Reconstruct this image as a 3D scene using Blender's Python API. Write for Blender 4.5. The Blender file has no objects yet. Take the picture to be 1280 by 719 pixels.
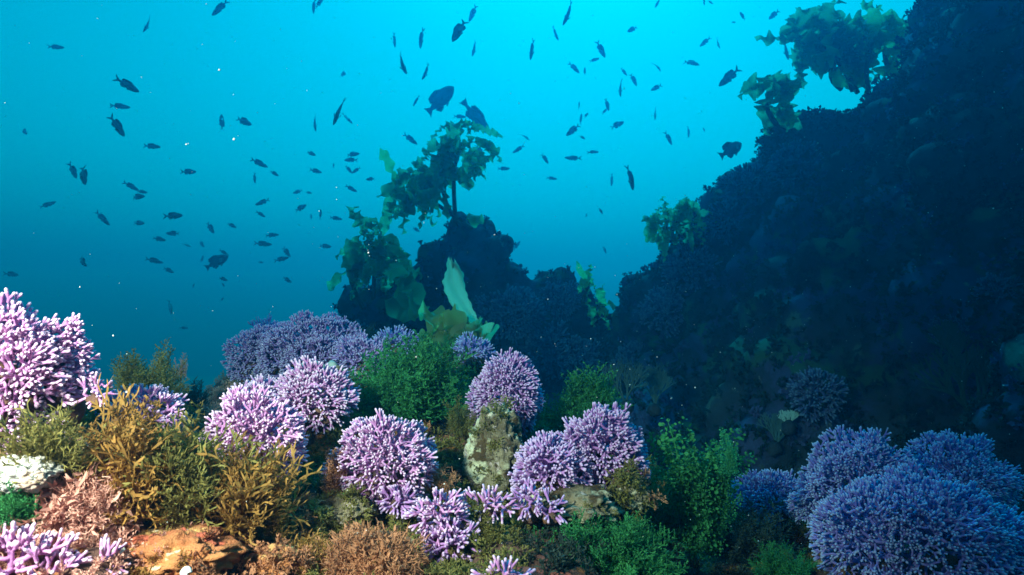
import bpy, math, random
import numpy as np
from mathutils import Vector, Matrix, noise as mnoise

# ------------------------------------------------------------------ camera, world, sun, strobe, exposure
SC = bpy.context.scene
COL = SC.collection
FPX = 834.0                       # focal length in pixels of the 1280 wide photograph
PITCH = math.radians(2.0)

cam_d = bpy.data.cameras.new('camera')
cam = bpy.data.objects.new('camera', cam_d)
COL.objects.link(cam)
cam_d.sensor_width = 36.0
cam_d.lens = 36.0 * FPX / 1280.0
cam_d.clip_start = 0.02
cam_d.clip_end = 400
cam.location = (0, 0, 0)
cam.rotation_euler = (math.pi / 2 + PITCH, 0, 0)
cam_d.dof.use_dof = True
cam_d.dof.focus_distance = 1.35
cam_d.dof.aperture_fstop = 9.0
SC.camera = cam

SUN_EL = math.radians(48)
SUN_AZ = math.radians(7)           # to the right of straight ahead (+Y)
W = bpy.data.worlds.new('World')
SC.world = W
W.use_nodes = True
nt = W.node_tree
nt.nodes.clear()
sky = nt.nodes.new('ShaderNodeTexSky')
sky.sky_type = 'NISHITA'
sky.sun_disc = False
sky.sun_elevation = SUN_EL
sky.sun_rotation = SUN_AZ
# daylight that reaches the place through the metres of water overhead: each direction crosses OVER / sin(elevation) of water
OVER = 3.0
WATER_EXT = (0.60, 0.060, 0.040)
SURFACE = (0.03, 1.52, 1.34)
geo = nt.nodes.new('ShaderNodeTexCoord')
sep = nt.nodes.new('ShaderNodeSeparateXYZ')
nt.links.new(geo.outputs['Generated'], sep.inputs[0])
zc = nt.nodes.new('ShaderNodeMath'); zc.operation = 'MAXIMUM'; zc.inputs[1].default_value = 0.02
nt.links.new(sep.outputs[2], zc.inputs[0])
path = nt.nodes.new('ShaderNodeMath'); path.operation = 'DIVIDE'; path.inputs[0].default_value = -OVER
nt.links.new(zc.outputs[0], path.inputs[1])
comb = nt.nodes.new('ShaderNodeCombineColor')
for ch in range(3):
    e1 = nt.nodes.new('ShaderNodeMath'); e1.operation = 'MULTIPLY'; e1.inputs[1].default_value = WATER_EXT[ch]
    e2 = nt.nodes.new('ShaderNodeMath'); e2.operation = 'EXPONENT'
    e3 = nt.nodes.new('ShaderNodeMath'); e3.operation = 'MULTIPLY'; e3.inputs[1].default_value = SURFACE[ch]
    nt.links.new(path.outputs[0], e1.inputs[0]); nt.links.new(e1.outputs[0], e2.inputs[0]); nt.links.new(e2.outputs[0], e3.inputs[0])
    nt.links.new(e3.outputs[0], comb.inputs[ch])
mul = nt.nodes.new('ShaderNodeMix')
mul.data_type = 'RGBA'
mul.blend_type = 'MULTIPLY'
mul.inputs[0].default_value = 1.0
nt.links.new(comb.outputs[0], mul.inputs[7])
bg = nt.nodes.new('ShaderNodeBackground')
bg.inputs[1].default_value = 0.12
out = nt.nodes.new('ShaderNodeOutputWorld')
nt.links.new(sky.outputs[0], mul.inputs[6])
nt.links.new(mul.outputs[2], bg.inputs[0])
nt.links.new(bg.outputs[0], out.inputs[0])

sun_d = bpy.data.lights.new('sun', 'SUN')
sun_d.energy = 2.8
sun_d.angle = math.radians(14)                            # spread by the ruffled surface above
sun_d.color = (0.03, 0.53, 1.0)
sun = bpy.data.objects.new('sun', sun_d)
COL.objects.link(sun)
sdir = Vector((math.sin(SUN_AZ) * math.cos(SUN_EL), math.cos(SUN_AZ) * math.cos(SUN_EL), math.sin(SUN_EL)))
sun.rotation_euler = sdir.to_track_quat('Z', 'Y').to_euler()

# the diver's lamp that lights the near corals warm and white in the photograph
st_d = bpy.data.lights.new('diver_strobe', 'SPOT')
st_d.energy = 280.0
st_d.shadow_soft_size = 0.07
st_d.spot_size = math.radians(72)
st_d.spot_blend = 1.0
st_d.color = (1.0, 0.66, 0.56)
st = bpy.data.objects.new('diver_strobe', st_d)
COL.objects.link(st)
st.location = (-0.74, 0.08, 0.38)
st.rotation_euler = (st.location - Vector((-0.40, 1.02, -0.28))).to_track_quat('Z', 'Y').to_euler()

SC.view_settings.view_transform = 'Standard'
SC.view_settings.look = 'None'
SC.view_settings.exposure = 0.0
SC.view_settings.gamma = 1.0
SC.view_settings.use_curve_mapping = False
SC.cycles.use_denoising = True
SC.cycles.max_bounces = 4
SC.cycles.diffuse_bounces = 2
SC.cycles.glossy_bounces = 1
SC.cycles.transmission_bounces = 2
SC.cycles.volume_bounces = 0
SC.cycles.transparent_max_bounces = 8
SC.cycles.caustics_reflective = False
SC.cycles.caustics_refractive = False

# ------------------------------------------------------------------ helpers
rng = np.random.default_rng(11)
random.seed(5)
CP, SP = math.cos(PITCH), math.sin(PITCH)

def at(px, py, d):
    """World point that stands d metres ahead of the camera and shows at pixel (px, py) of the photograph."""
    x = (px - 640.0) / FPX
    y = (359.5 - py) / FPX
    return np.array([x * d, d * (CP - y * SP), d * (SP + y * CP)])

def project(P):
    P = np.asarray(P, float)
    f = P[..., 1] * CP + P[..., 2] * SP
    u = -P[..., 1] * SP + P[..., 2] * CP
    return 640 + FPX * P[..., 0] / f, 359.5 - FPX * u / f, f

def nrm(v):
    v = np.asarray(v, float)
    return v / np.maximum(np.linalg.norm(v, axis=-1, keepdims=True), 1e-9)

def mesh_np(name, V, F=None, T=None, attrs=None, smooth=True):
    me = bpy.data.meshes.new(name)
    V = np.asarray(V, np.float32)
    F = np.zeros((0, 4), np.int32) if F is None else np.asarray(F, np.int32).reshape(-1, 4)
    T = np.zeros((0, 3), np.int32) if T is None else np.asarray(T, np.int32).reshape(-1, 3)
    me.vertices.add(len(V))
    me.vertices.foreach_set('co', V.ravel())
    me.loops.add(F.size + T.size)
    me.loops.foreach_set('vertex_index', np.concatenate([F.ravel(), T.ravel()]).astype(np.int32))
    me.polygons.add(len(F) + len(T))
    starts = np.concatenate([np.arange(len(F)) * 4, F.size + np.arange(len(T)) * 3]).astype(np.int32)
    me.polygons.foreach_set('loop_start', starts)
    me.polygons.foreach_set('use_smooth', np.full(len(F) + len(T), smooth))
    if attrs:
        for k, a in attrs.items():
            at_ = me.attributes.new(k, 'FLOAT', 'POINT')
            at_.data.foreach_set('value', np.asarray(a, np.float32).ravel())
    me.update(calc_edges=True)
    me.validate()
    return me

def obj(name, me, mat=None, parent=None, loc=None):
    o = bpy.data.objects.new(name, me)
    COL.objects.link(o)
    if mat is not None and me is not None and len(me.materials) == 0:
        me.materials.append(mat)
    if parent is not None:
        o.parent = parent
    if loc is not None:
        o.location = Vector([float(c) for c in loc])
    return o

def tag(o, label=None, cat=None, group=None, kind=None):
    if label: o['label'] = label
    if cat: o['category'] = cat
    if group: o['group'] = group
    if kind: o['kind'] = kind
    return o

def thing(name, label, cat, loc=(0, 0, 0), group=None):
    o = bpy.data.objects.new(name, None)
    o.empty_display_size = 0.05
    COL.objects.link(o)
    o.location = Vector([float(c) for c in loc])
    return tag(o, label, cat, group)

def frame(n, seed=None):
    n = nrm(n)
    r = np.array([0, 0, 1.0]) if abs(n[2]) < 0.9 else np.array([1.0, 0, 0])
    a = nrm(np.cross(r, n))
    b = np.cross(n, a)
    return np.stack([a, b, n], 1)      # columns

def vnoise(P, scale, seed=0.0):
    o = seed * 17.31
    return np.array([mnoise.noise((float(p[0]) * scale + o, float(p[1]) * scale - o, float(p[2]) * scale + 2 * o)) for p in P])

def fbm(P, scale, octs=4, seed=0.0, gain=0.5):
    r, a = np.zeros(len(P)), 1.0
    for k in range(octs):
        r += a * vnoise(P, scale * 2 ** k, seed + k * 3.7)
        a *= gain
    return r

def tubes(chains, radii, K=6, cap=True, flat=None):
    """All tubes as one vertex and quad list; also the distance of each vertex from its tube's end."""
    C, Rr, ref, starts, dist = [], [], [], [], []
    n = 0
    for c, r in zip(chains, radii):
        c = np.asarray(c, float); r = np.asarray(r, float)
        seg = np.linalg.norm(np.diff(c, axis=0), axis=1)
        dd = np.concatenate([np.cumsum(seg[::-1])[::-1], [0.0]])
        if cap:
            t = nrm(c[-1] - c[-2])
            rr = r[-1]
            c = np.vstack([c, c[-1] + t * rr * .55, c[-1] + t * rr * .92, c[-1] + t * rr * 1.05])
            r = np.concatenate([r, [rr * .82, rr * .45, rr * .03]])
            dd = np.concatenate([dd, [0, 0, 0]])
        d = c[-1] - c[0]
        ax = np.zeros(3); ax[np.argmin(np.abs(d))] = 1
        C.append(c); Rr.append(r); ref.append(np.repeat(ax[None], len(c), 0)); dist.append(dd)
        starts.append((n, len(c))); n += len(c)
    C = np.vstack(C); Rr = np.concatenate(Rr); ref = np.vstack(ref); dist = np.concatenate(dist)
    first = np.zeros(n, bool); last = np.zeros(n, bool)
    for s, l in starts:
        first[s] = True; last[s + l - 1] = True
    nx = np.where(last, np.arange(n), np.minimum(np.arange(n) + 1, n - 1))
    pv = np.where(first, np.arange(n), np.maximum(np.arange(n) - 1, 0))
    t = nrm(C[nx] - C[pv])
    u = nrm(np.cross(t, ref)); v = np.cross(t, u)
    a = np.arange(K) * 2 * math.pi / K
    fl = 1.0 if flat is None else flat
    V = C[:, None] + Rr[:, None, None] * (np.cos(a)[None, :, None] * u[:, None] + fl * np.sin(a)[None, :, None] * v[:, None])
    i = np.where(~last)[0]
    k = np.arange(K); k2 = (k + 1) % K
    F = np.stack([i[:, None] * K + k, i[:, None] * K + k2, (i[:, None] + 1) * K + k2, (i[:, None] + 1) * K + k], -1).reshape(-1, 4)
    return V.reshape(-1, 3), F, np.repeat(dist, K)

class Bag:
    """Collects vertex/quad lists into one mesh."""
    def __init__(s): s.V, s.F, s.A, s.n = [], [], [], 0
    def add(s, V, F, a=None):
        s.V.append(V); s.F.append(F + s.n); s.n += len(V)
        s.A.append(np.zeros(len(V)) if a is None else np.broadcast_to(a, (len(V),)))
    def mesh(s, name, smooth=True, attr='shade'):
        return mesh_np(name, np.vstack(s.V), np.vstack(s.F), attrs={attr: np.concatenate(s.A)}, smooth=smooth)

# ------------------------------------------------------------------ materials
def nodes_of(name):
    m = bpy.data.materials.new(name)
    m.use_nodes = True
    t = m.node_tree
    t.nodes.clear()
    o = t.nodes.new('ShaderNodeOutputMaterial')
    p = t.nodes.new('ShaderNodeBsdfPrincipled')
    t.links.new(p.outputs[0], o.inputs[0])
    p.inputs['Specular IOR Level'].default_value = 0.15
    return m, t, p, o

def noise_node(t, scale, detail=4, rough=0.6):
    c = t.nodes.new('ShaderNodeTexCoord')
    n = t.nodes.new('ShaderNodeTexNoise')
    n.inputs['Scale'].default_value = scale
    n.inputs['Detail'].default_value = detail
    n.inputs['Roughness'].default_value = rough
    t.links.new(c.outputs['Object'], n.inputs['Vector'])
    return n

def ramp(t, src, stops):
    r = t.nodes.new('ShaderNodeValToRGB')
    e = r.color_ramp.elements
    while len(e) < len(stops): e.new(0.5)
    for k, (p, c) in enumerate(stops):
        e[k].position = p
        e[k].color = (*c, 1)
    t.links.new(src, r.inputs[0])
    return r

def mixc(t, fac, a, b, mode='MIX'):
    m = t.nodes.new('ShaderNodeMix')
    m.data_type = 'RGBA'
    m.blend_type = mode
    for s, i in ((fac, 0), (a, 6), (b, 7)):
        if hasattr(s, 'node'): t.links.new(s, m.inputs[i])
        elif i == 0: m.inputs[0].default_value = s
        else: m.inputs[i].default_value = (*s, 1)
    return m.outputs[2]

def bump(t, p, src, strength, dist=0.01):
    b = t.nodes.new('ShaderNodeBump')
    b.inputs['Strength'].default_value = strength
    b.inputs['Distance'].default_value = dist
    t.links.new(src, b.inputs['Height'])
    t.links.new(b.outputs[0], p.inputs['Normal'])

def coral_mat(name, c1, c2, tip):
    m, t, p, o = nodes_of(name)
    n = noise_node(t, 14, 3)
    base = ramp(t, n.outputs[0], [(0.35, c1), (0.65, c2)]).outputs[0]
    a = t.nodes.new('ShaderNodeAttribute'); a.attribute_name = 'tip'
    f = t.nodes.new('ShaderNodeMath'); f.operation = 'MULTIPLY'
    t.links.new(a.outputs['Fac'], f.inputs[0]); f.inputs[1].default_value = 0.9
    col = mixc(t, f.outputs[0], base, tip)
    t.links.new(col, p.inputs['Base Color'])
    p.inputs['Roughness'].default_value = 0.75
    n2 = noise_node(t, 420, 2)
    bump(t, p, n2.outputs[0], 0.35, 0.002)
    return m

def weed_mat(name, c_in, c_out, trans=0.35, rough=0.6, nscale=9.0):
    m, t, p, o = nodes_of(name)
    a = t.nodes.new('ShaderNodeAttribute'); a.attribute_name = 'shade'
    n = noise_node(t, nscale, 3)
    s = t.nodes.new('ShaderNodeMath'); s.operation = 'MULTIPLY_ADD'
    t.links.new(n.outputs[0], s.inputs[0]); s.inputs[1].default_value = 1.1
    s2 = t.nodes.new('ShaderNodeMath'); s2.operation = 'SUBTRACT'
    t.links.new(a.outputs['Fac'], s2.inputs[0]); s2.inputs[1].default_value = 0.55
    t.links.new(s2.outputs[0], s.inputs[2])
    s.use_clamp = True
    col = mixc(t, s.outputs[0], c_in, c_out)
    t.links.new(col, p.inputs['Base Color'])
    p.inputs['Roughness'].default_value = rough
    tr = t.nodes.new('ShaderNodeBsdfTranslucent')
    t.links.new(col, tr.inputs[0])
    mx = t.nodes.new('ShaderNodeMixShader')
    mx.inputs[0].default_value = trans
    t.links.new(p.outputs[0], mx.inputs[1]); t.links.new(tr.outputs[0], mx.inputs[2])
    t.links.new(mx.outputs[0], o.inputs[0])
    return m

def rock_mat(name, dark, mid, patches, scale=6.0, bstr=0.8):
    """patches: (noise scale, threshold, colour) of growth on the stone, each with a shape of its own."""
    m, t, p, o = nodes_of(name)
    n = noise_node(t, scale, 6, 0.65)
    col = ramp(t, n.outputs[0], [(0.36, dark), (0.62, mid)]).outputs[0]
    for k, (sc_, th, c) in enumerate(patches):
        q = noise_node(t, sc_, 5, 0.6)
        mp = t.nodes.new('ShaderNodeMapping')
        mp.inputs['Location'].default_value = (3.1 * k + 1, 1.7 * k, 5.3 * k)
        t.links.new(q.inputs['Vector'].links[0].from_socket, mp.inputs[0])
        t.links.new(mp.outputs[0], q.inputs['Vector'])
        r = ramp(t, q.outputs[0], [(th, (0, 0, 0)), (th + 0.05, (1, 1, 1))])
        col = mixc(t, r.outputs[0], col, c)
    t.links.new(col, p.inputs['Base Color'])
    p.inputs['Roughness'].default_value = 0.85
    nb = noise_node(t, scale * 14, 5, 0.7)
    bump(t, p, nb.outputs[0], bstr, 0.012)
    return m

M = {}
M['coral'] = coral_mat('lavender_coral', (0.36, 0.14, 0.40), (0.48, 0.22, 0.52), (0.66, 0.44, 0.68))
M['coral_pink'] = coral_mat('pink_lavender_coral', (0.48, 0.18, 0.43), (0.60, 0.27, 0.55), (0.76, 0.52, 0.70))
M['coral_violet'] = coral_mat('violet_coral', (0.24, 0.13, 0.38), (0.36, 0.19, 0.50), (0.48, 0.40, 0.66))
M['coral_bluelight'] = coral_mat('blue_light_tinted_coral', (0.22, 0.16, 0.48), (0.32, 0.23, 0.62), (0.44, 0.48, 0.74))  # same coral, with the blue water light tinted into its colour
M['coral_shaded'] = coral_mat('shade_tinted_coral', (0.075, 0.07, 0.17), (0.13, 0.10, 0.25), (0.20, 0.21, 0.34))  # same coral, colour darkened to carry the shade on the backlit rocks
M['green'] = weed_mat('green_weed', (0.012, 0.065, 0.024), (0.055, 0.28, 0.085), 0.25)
M['green_mint'] = weed_mat('bright_green_weed', (0.03, 0.20, 0.08), (0.10, 0.46, 0.18), 0.45)  # brighter mint green of the slim spray
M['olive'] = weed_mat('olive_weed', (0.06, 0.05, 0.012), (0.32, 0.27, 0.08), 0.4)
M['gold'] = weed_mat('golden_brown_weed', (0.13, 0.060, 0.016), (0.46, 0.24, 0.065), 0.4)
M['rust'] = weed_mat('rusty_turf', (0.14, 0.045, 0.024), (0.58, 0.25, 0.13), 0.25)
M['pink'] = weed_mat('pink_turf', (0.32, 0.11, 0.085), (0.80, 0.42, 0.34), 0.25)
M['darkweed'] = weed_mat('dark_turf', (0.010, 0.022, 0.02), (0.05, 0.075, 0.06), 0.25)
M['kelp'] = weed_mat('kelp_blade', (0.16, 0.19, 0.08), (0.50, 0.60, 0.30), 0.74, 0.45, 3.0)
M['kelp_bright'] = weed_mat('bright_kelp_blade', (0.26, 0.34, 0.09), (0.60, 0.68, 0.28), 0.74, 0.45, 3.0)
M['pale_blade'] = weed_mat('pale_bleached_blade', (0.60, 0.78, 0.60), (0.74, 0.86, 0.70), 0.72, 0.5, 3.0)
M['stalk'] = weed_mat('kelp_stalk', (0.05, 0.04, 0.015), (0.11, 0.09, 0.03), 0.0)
M['fan'] = weed_mat('sea_fan', (0.05, 0.08, 0.09), (0.13, 0.18, 0.18), 0.1)
M['fan_green'] = weed_mat('greenish_sea_fan', (0.03, 0.06, 0.04), (0.08, 0.13, 0.09), 0.1)
M['fan_white'] = weed_mat('white_sea_fan', (0.55, 0.58, 0.55), (0.80, 0.82, 0.78), 0.2)
M['reef'] = rock_mat('reef_rock', (0.045, 0.026, 0.024), (0.22, 0.11, 0.08),
                     [(5, 0.56, (0.30, 0.09, 0.07)), (9, 0.60, (0.55, 0.19, 0.04)), (16, 0.62, (0.55, 0.45, 0.30)), (30, 0.68, (0.65, 0.40, 0.50))], 7)
M['orange'] = rock_mat('orange_crust_rock', (0.30, 0.07, 0.04), (0.66, 0.26, 0.10),
                       [(9, 0.55, (0.75, 0.42, 0.16)), (22, 0.58, (0.60, 0.14, 0.08)), (34, 0.62, (0.80, 0.62, 0.44))], 9)
M['pale_rock'] = rock_mat('pale_encrusted_rock', (0.10, 0.07, 0.04), (0.34, 0.26, 0.17),
                          [(14, 0.50, (0.70, 0.62, 0.44)), (22, 0.54, (0.10, 0.06, 0.03)), (40, 0.60, (0.70, 0.52, 0.48)), (60, 0.6, (0.06, 0.05, 0.03))], 9)
M['pink_rock'] = rock_mat('pink_crust_rock', (0.24, 0.08, 0.07), (0.60, 0.30, 0.26),
                          [(12, 0.55, (0.72, 0.50, 0.46)), (22, 0.58, (0.62, 0.22, 0.06)), (34, 0.62, (0.14, 0.07, 0.05))], 10)
M['white_rock'] = rock_mat('white_encrusted_rock', (0.45, 0.40, 0.34), (0.82, 0.80, 0.76),
                           [(20, 0.62, (0.60, 0.44, 0.36))], 9)
M['wall'] = rock_mat('dark_overgrown_rock', (0.020, 0.022, 0.030), (0.060, 0.055, 0.070),
                     [(2.2, 0.52, (0.07, 0.06, 0.14)), (3.4, 0.56, (0.05, 0.10, 0.06)), (6, 0.62, (0.11, 0.13, 0.11)), (15, 0.66, (0.22, 0.20, 0.17))], 3, 1.0)
M['sand'] = rock_mat('deep_sea_floor', (0.06, 0.06, 0.055), (0.16, 0.15, 0.13), [(0.6, 0.6, (0.05, 0.05, 0.06))], 0.7, 0.6)

def fish_mat(name, back, belly, spots=0.0):
    m, t, p, o = nodes_of(name)
    c = t.nodes.new('ShaderNodeTexCoord')
    s = t.nodes.new('ShaderNodeSeparateXYZ')
    t.links.new(c.outputs['Object'], s.inputs[0])
    mr = t.nodes.new('ShaderNodeMapRange')
    mr.inputs[1].default_value = -0.16; mr.inputs[2].default_value = 0.06
    t.links.new(s.outputs[2], mr.inputs[0])
    col = mixc(t, mr.outputs[0], belly, back)
    n = noise_node(t, 26, 3)
    r = ramp(t, n.outputs[0], [(0.42, (0.7, 0.7, 0.7)), (0.6, (1.15, 1.15, 1.15))])
    col = mixc(t, 1.0, col, r.outputs[0], 'MULTIPLY')
    t.links.new(col, p.inputs['Base Color'])
    p.inputs['Roughness'].default_value = 0.45
    p.inputs['Specular IOR Level'].default_value = 0.35
    return m
M['fish'] = fish_mat('dark_fish', (0.15, 0.20, 0.25), (0.40, 0.44, 0.46))
M['fish_grey'] = fish_mat('grey_fish', (0.10, 0.12, 0.12), (0.26, 0.28, 0.26))
M['fish_big'] = fish_mat('dark_big_fish', (0.05, 0.055, 0.065), (0.09, 0.10, 0.11))
mm, t_, p_, o_ = nodes_of('white_speck'); p_.inputs['Base Color'].default_value = (0.8, 0.8, 0.76, 1); M['speck'] = mm
mm, t_, p_, o_ = nodes_of('shell_white')
nn = noise_node(t_, 60, 3)
t_.links.new(ramp(t_, nn.outputs[0], [(0.4, (0.62, 0.55, 0.46)), (0.6, (0.86, 0.83, 0.78))]).outputs[0], p_.inputs['Base Color'])
p_.inputs['Roughness'].default_value = 0.4; M['shell'] = mm
mm, t_, p_, o_ = nodes_of('fish_eye'); p_.inputs['Base Color'].default_value = (0.015, 0.015, 0.015, 1); p_.inputs['Roughness'].default_value = 0.15; M['eye'] = mm

# ------------------------------------------------------------------ corals
def colonize(att, root, step, kill, g, maxit=90, noise=.16):
    P = np.array([root], float); par = [-1]; nch = [0]
    alive = np.ones(len(att), bool)
    best = np.linalg.norm(att - P[0], axis=1); bi = np.zeros(len(att), int)
    for it in range(maxit):
        ia = np.where(alive)[0]
        if len(ia) == 0: break
        who = bi[ia]
        acc = np.zeros((len(P), 3))
        np.add.at(acc, who, nrm(att[ia] - P[who]))
        src = np.unique(who)
        src = src[[nch[s] < 3 for s in src]]
        if len(src) == 0: break
        d = nrm(nrm(acc[src]) + g.normal(0, noise, (len(src), 3)))
        new = P[src] + d * step
        dm = np.linalg.norm(new[:, None] - P[None], axis=2).min(1)
        ok = dm > step * .62
        new, src = new[ok], src[ok]
        if len(new) == 0: break
        base = len(P)
        P = np.vstack([P, new])
        for s in src:
            par.append(int(s)); nch[s] += 1; nch.append(0)
        D = np.linalg.norm(att[ia][:, None] - new[None], axis=2)
        j = D.argmin(1); dj = D[np.arange(len(ia)), j]
        up = dj < best[ia]
        best[ia[up]] = dj[up]; bi[ia[up]] = base + j[up]
        alive &= best > kill
    return P, np.array(par), np.array(nch)

def coral_branches(ax, seed, space=0.0098, rtip=0.0020, style='dome', lump=0.14, K=6, low=-0.35, step=None, lobes=3):
    """Branching colony grown inside a dome of half sizes ax; returns mesh data."""
    g = np.random.default_rng(seed)
    ax = np.array(ax, float)
    step = step or space * .62
    R = ax.mean()
    n_s = int(2.6 * math.pi * (ax[0] * ax[1] + ax[0] * ax[2] + ax[1] * ax[2]) / 3 / space ** 2 * 0.9)
    n_s = min(n_s, 2200)
    d = nrm(g.normal(0, 1, (n_s * 12, 3)))
    d = d[d[:, 2] > low]
    nl = np.array([mnoise.noise((x[0] * 2.1 + seed * 3.3, x[1] * 2.1, x[2] * 2.1 + seed)) for x in d])
    rad = 1 + lump * 1.6 * nl
    n2 = np.array([mnoise.noise((x[0] * 5.3 - seed, x[1] * 5.3 + seed * .7, x[2] * 5.3)) for x in d])
    rad = rad * (1 + .13 * n2)
    keepd = n2 > -.42                                    # bare gaps between the tufts of fingers
    d, rad = d[keepd], rad[keepd]
    LC, LR = [np.zeros(3)], [1.0 if lobes == 0 else .96]
    a0 = g.uniform(0, 6.28)
    for q in range(lobes):
        th = a0 + q * 6.28 / max(lobes, 1) + g.normal(0, .35)
        LC.append(np.array([math.cos(th) * .50, math.sin(th) * .50, g.uniform(-.05, .30)])); LR.append(g.uniform(.40, .62))
    LC, LR = np.array(LC), np.array(LR)
    wl = g.choice(len(LR), len(d), p=LR ** 2 / (LR ** 2).sum())
    S = LC[wl] + d * LR[wl][:, None] * rad[:, None] * .82
    deep = (np.linalg.norm(S[:, None] - LC[None], axis=2) / LR[None]).min(1)
    S = S[(deep > .70) & (S[:, 2] > low)] * ax
    keep = []
    KP = np.zeros((0, 3))
    for k in range(len(S)):
        if len(KP) == 0 or ((KP - S[k]) ** 2).sum(1).min() > (space * .85) ** 2:
            KP = np.vstack([KP, S[k]]); keep.append(k)
            if len(KP) >= n_s: break
    S = KP
    inner = S[g.random(len(S)) < .5] * g.uniform(.45, .85, (1, 1)) if style != 'shell' else S[:0]
    if len(inner): inner = inner * g.uniform(.75, 1.1, (len(inner), 1))
    att = np.vstack([S, inner])
    P, par, nch = colonize(att, np.array([0, 0, low * ax[2] * .9]), step, step * .95, g, noise=.09)
    n = len(P)
    tips = np.where(nch == 0)[0]
    cnt = np.zeros(n)
    depth = np.zeros(n, int)
    for i in range(1, n): depth[i] = depth[par[i]] + 1
    for i in range(n - 1, 0, -1):
        if nch[i] == 0: cnt[i] = 1
        cnt[par[i]] += cnt[i]
    rad = rtip * np.clip(np.maximum(cnt, 1) ** .24, 1, 3.0)
    order = tips[np.argsort(-depth[tips])]
    used = np.zeros(n, bool)
    chains, radii = [], []
    for tp in order:
        c = [tp]
        i = tp
        while par[i] >= 0 and not used[par[i]]:
            i = par[i]; c.append(i)
        if par[i] >= 0: c.append(par[i])
        for q in c: used[q] = True
        c = c[::-1]
        if len(c) < 2: continue
        pts = P[c] + g.normal(0, step * .06, (len(c), 3))
        r = rad[c].copy(); r[0] = min(r[0], r[1] * 1.15)
        r *= g.uniform(.88, 1.15)
        r[-1] *= 1.12
        chains.append(pts); radii.append(r)
    # fingers: every outer knuckle sends two or three forked fingers outwards
    PU = P / ax
    dl = np.linalg.norm(PU[:, None] - LC[None], axis=2) / LR[None]
    rl = dl.min(1); own = LC[dl.argmin(1)]
    for i in range(1, n):
        if nch[i] > 0 and not (rl[i] > .62 and g.random() < .45): continue
        radial = nrm((PU[i] - own[i]) / ax + np.array([0, 0, 1e-6]))
        ld = nrm(P[i] - P[par[i]])
        main = nrm(radial + (.45 if nch[i] == 0 else .15) * ld)
        t1 = nrm(np.cross(main, g.normal(0, 1, 3)))
        k0 = rad[i]
        ln = space * g.uniform(.85, 1.6) * (1.0 if nch[i] == 0 else .8) * (1 + .45 * mnoise.noise(Vector((P[i] / R * 2.6 + seed).tolist())))
        kn = P[i] + main * ln * .45
        nf = 3 if g.random() < .3 else 2
        for q in range(nf):
            tv = t1 * math.cos(q * 2 * math.pi / nf) + np.cross(main, t1) * math.sin(q * 2 * math.pi / nf)
            dv = nrm(main + tv * g.uniform(.30, .75))
            e1 = kn + dv * ln * .45
            e2 = e1 + nrm(dv + radial * .5) * ln * g.uniform(.25, .55)
            chains.append(np.stack([P[i], kn, e1, e2]))
            r1 = rtip * g.uniform(.72, 1.2)
            radii.append(np.array([min(k0, rtip * 1.5), rtip * 1.15, r1, r1 * 1.06]))
    V, F, dist = tubes(chains, radii, K)
    # outermost ends are pale
    tip = np.clip(1 - dist / (rtip * 2.0), 0, 1)
    outer = (np.linalg.norm((V / ax)[:, None] - LC[None], axis=2) / LR[None]).min(1)
    tip = tip * np.clip((outer - .45) / .3, .15, 1)
    return V, F, tip

def lump_mesh(name, ax, seed, amp=.25, sub=3, freq=2.0):
    import bmesh
    bm = bmesh.new()
    bmesh.ops.create_icosphere(bm, subdivisions=sub, radius=1)
    V = np.array([v.co[:] for v in bm.verts])
    T = np.array([[v.index for v in f.verts] for f in bm.faces])
    bm.free()
    r = 1 + amp * fbm(V, freq, 4, seed)
    if sub >= 5: r += amp * .55 * fbm(V, freq * 4, 5, seed + 3, .65) + amp * .45 * np.array([.5 - mnoise.voronoi((float(p[0]) * 5, float(p[1]) * 5, float(p[2]) * 5 + seed))[0][0] for p in V])
    V = V * r[:, None] * np.array(ax)
    return mesh_np(name, V, T=T)

CTRL = []            # points the reef ground passes through
def coral(px, py, w, h, d, label, mat='coral', seed=None, style='dome', space=0.0098, rtip=0.0020, axis=None, lump=.14, dep=.85, group='hydrocoral colonies on the near reef', base=True, ctrl=True, K=6, low=-.35, lobes=3):
    s = d / FPX
    seed = seed if seed is not None else int(px * 7 + py)
    c = 2 * h / (1 + abs(low)) * s * 1.02
    a = w * s * 1.09
    loc = at(px, py + h * .80 - abs(low) * c / s, d + a * dep * .35)
    V, F, tip = coral_branches((a, a * dep, c), seed, space, rtip, style, lump, K, low, None, lobes)
    ax = frame(axis if axis is not None else (0, -.28, 1))
    # frame() columns: local z along the axis; keep local x near world x
    zx = nrm(axis if axis is not None else (0, -.28, 1)); yx = nrm(np.cross(zx, (1, 0, 0))); xx = np.cross(yx, zx)
    Rm = np.stack([xx, yx, zx], 1)
    V = V @ Rm.T
    r = thing('hydrocoral', label, 'coral', loc, group)
    obj('branches', mesh_np('coral_branches', V, F, attrs={'tip': tip}), M[mat], r)
    if base:
        b = lump_mesh('coral_base', (a * .62, a * dep * .6, c * .40), seed + 1, .3)
        o = obj('base', b, M['reef'], r)
        o.location = (0, 0, -c * .30)
    if ctrl:
        CTRL.append(tuple(at(px, py + h * .95, d + a * .3)) + (max(a, .05),))
    return r

# ------------------------------------------------------------------ seaweed
def ribbon(p, w, nrmls, fold=0.0):
    """Flat strip through points p (n,3) with half widths w (n,), lying across nrmls (3,) or (n,3)."""
    p = np.asarray(p, float)
    t = nrm(np.gradient(p, axis=0))
    sd = nrm(np.cross(t, nrmls))
    V = np.stack([p - sd * w[:, None], p + sd * w[:, None]], 1).reshape(-1, 3)
    i = np.arange(len(p) - 1)
    F = np.stack([2 * i, 2 * i + 1, 2 * i + 3, 2 * i + 2], 1)
    return V, F

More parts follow.
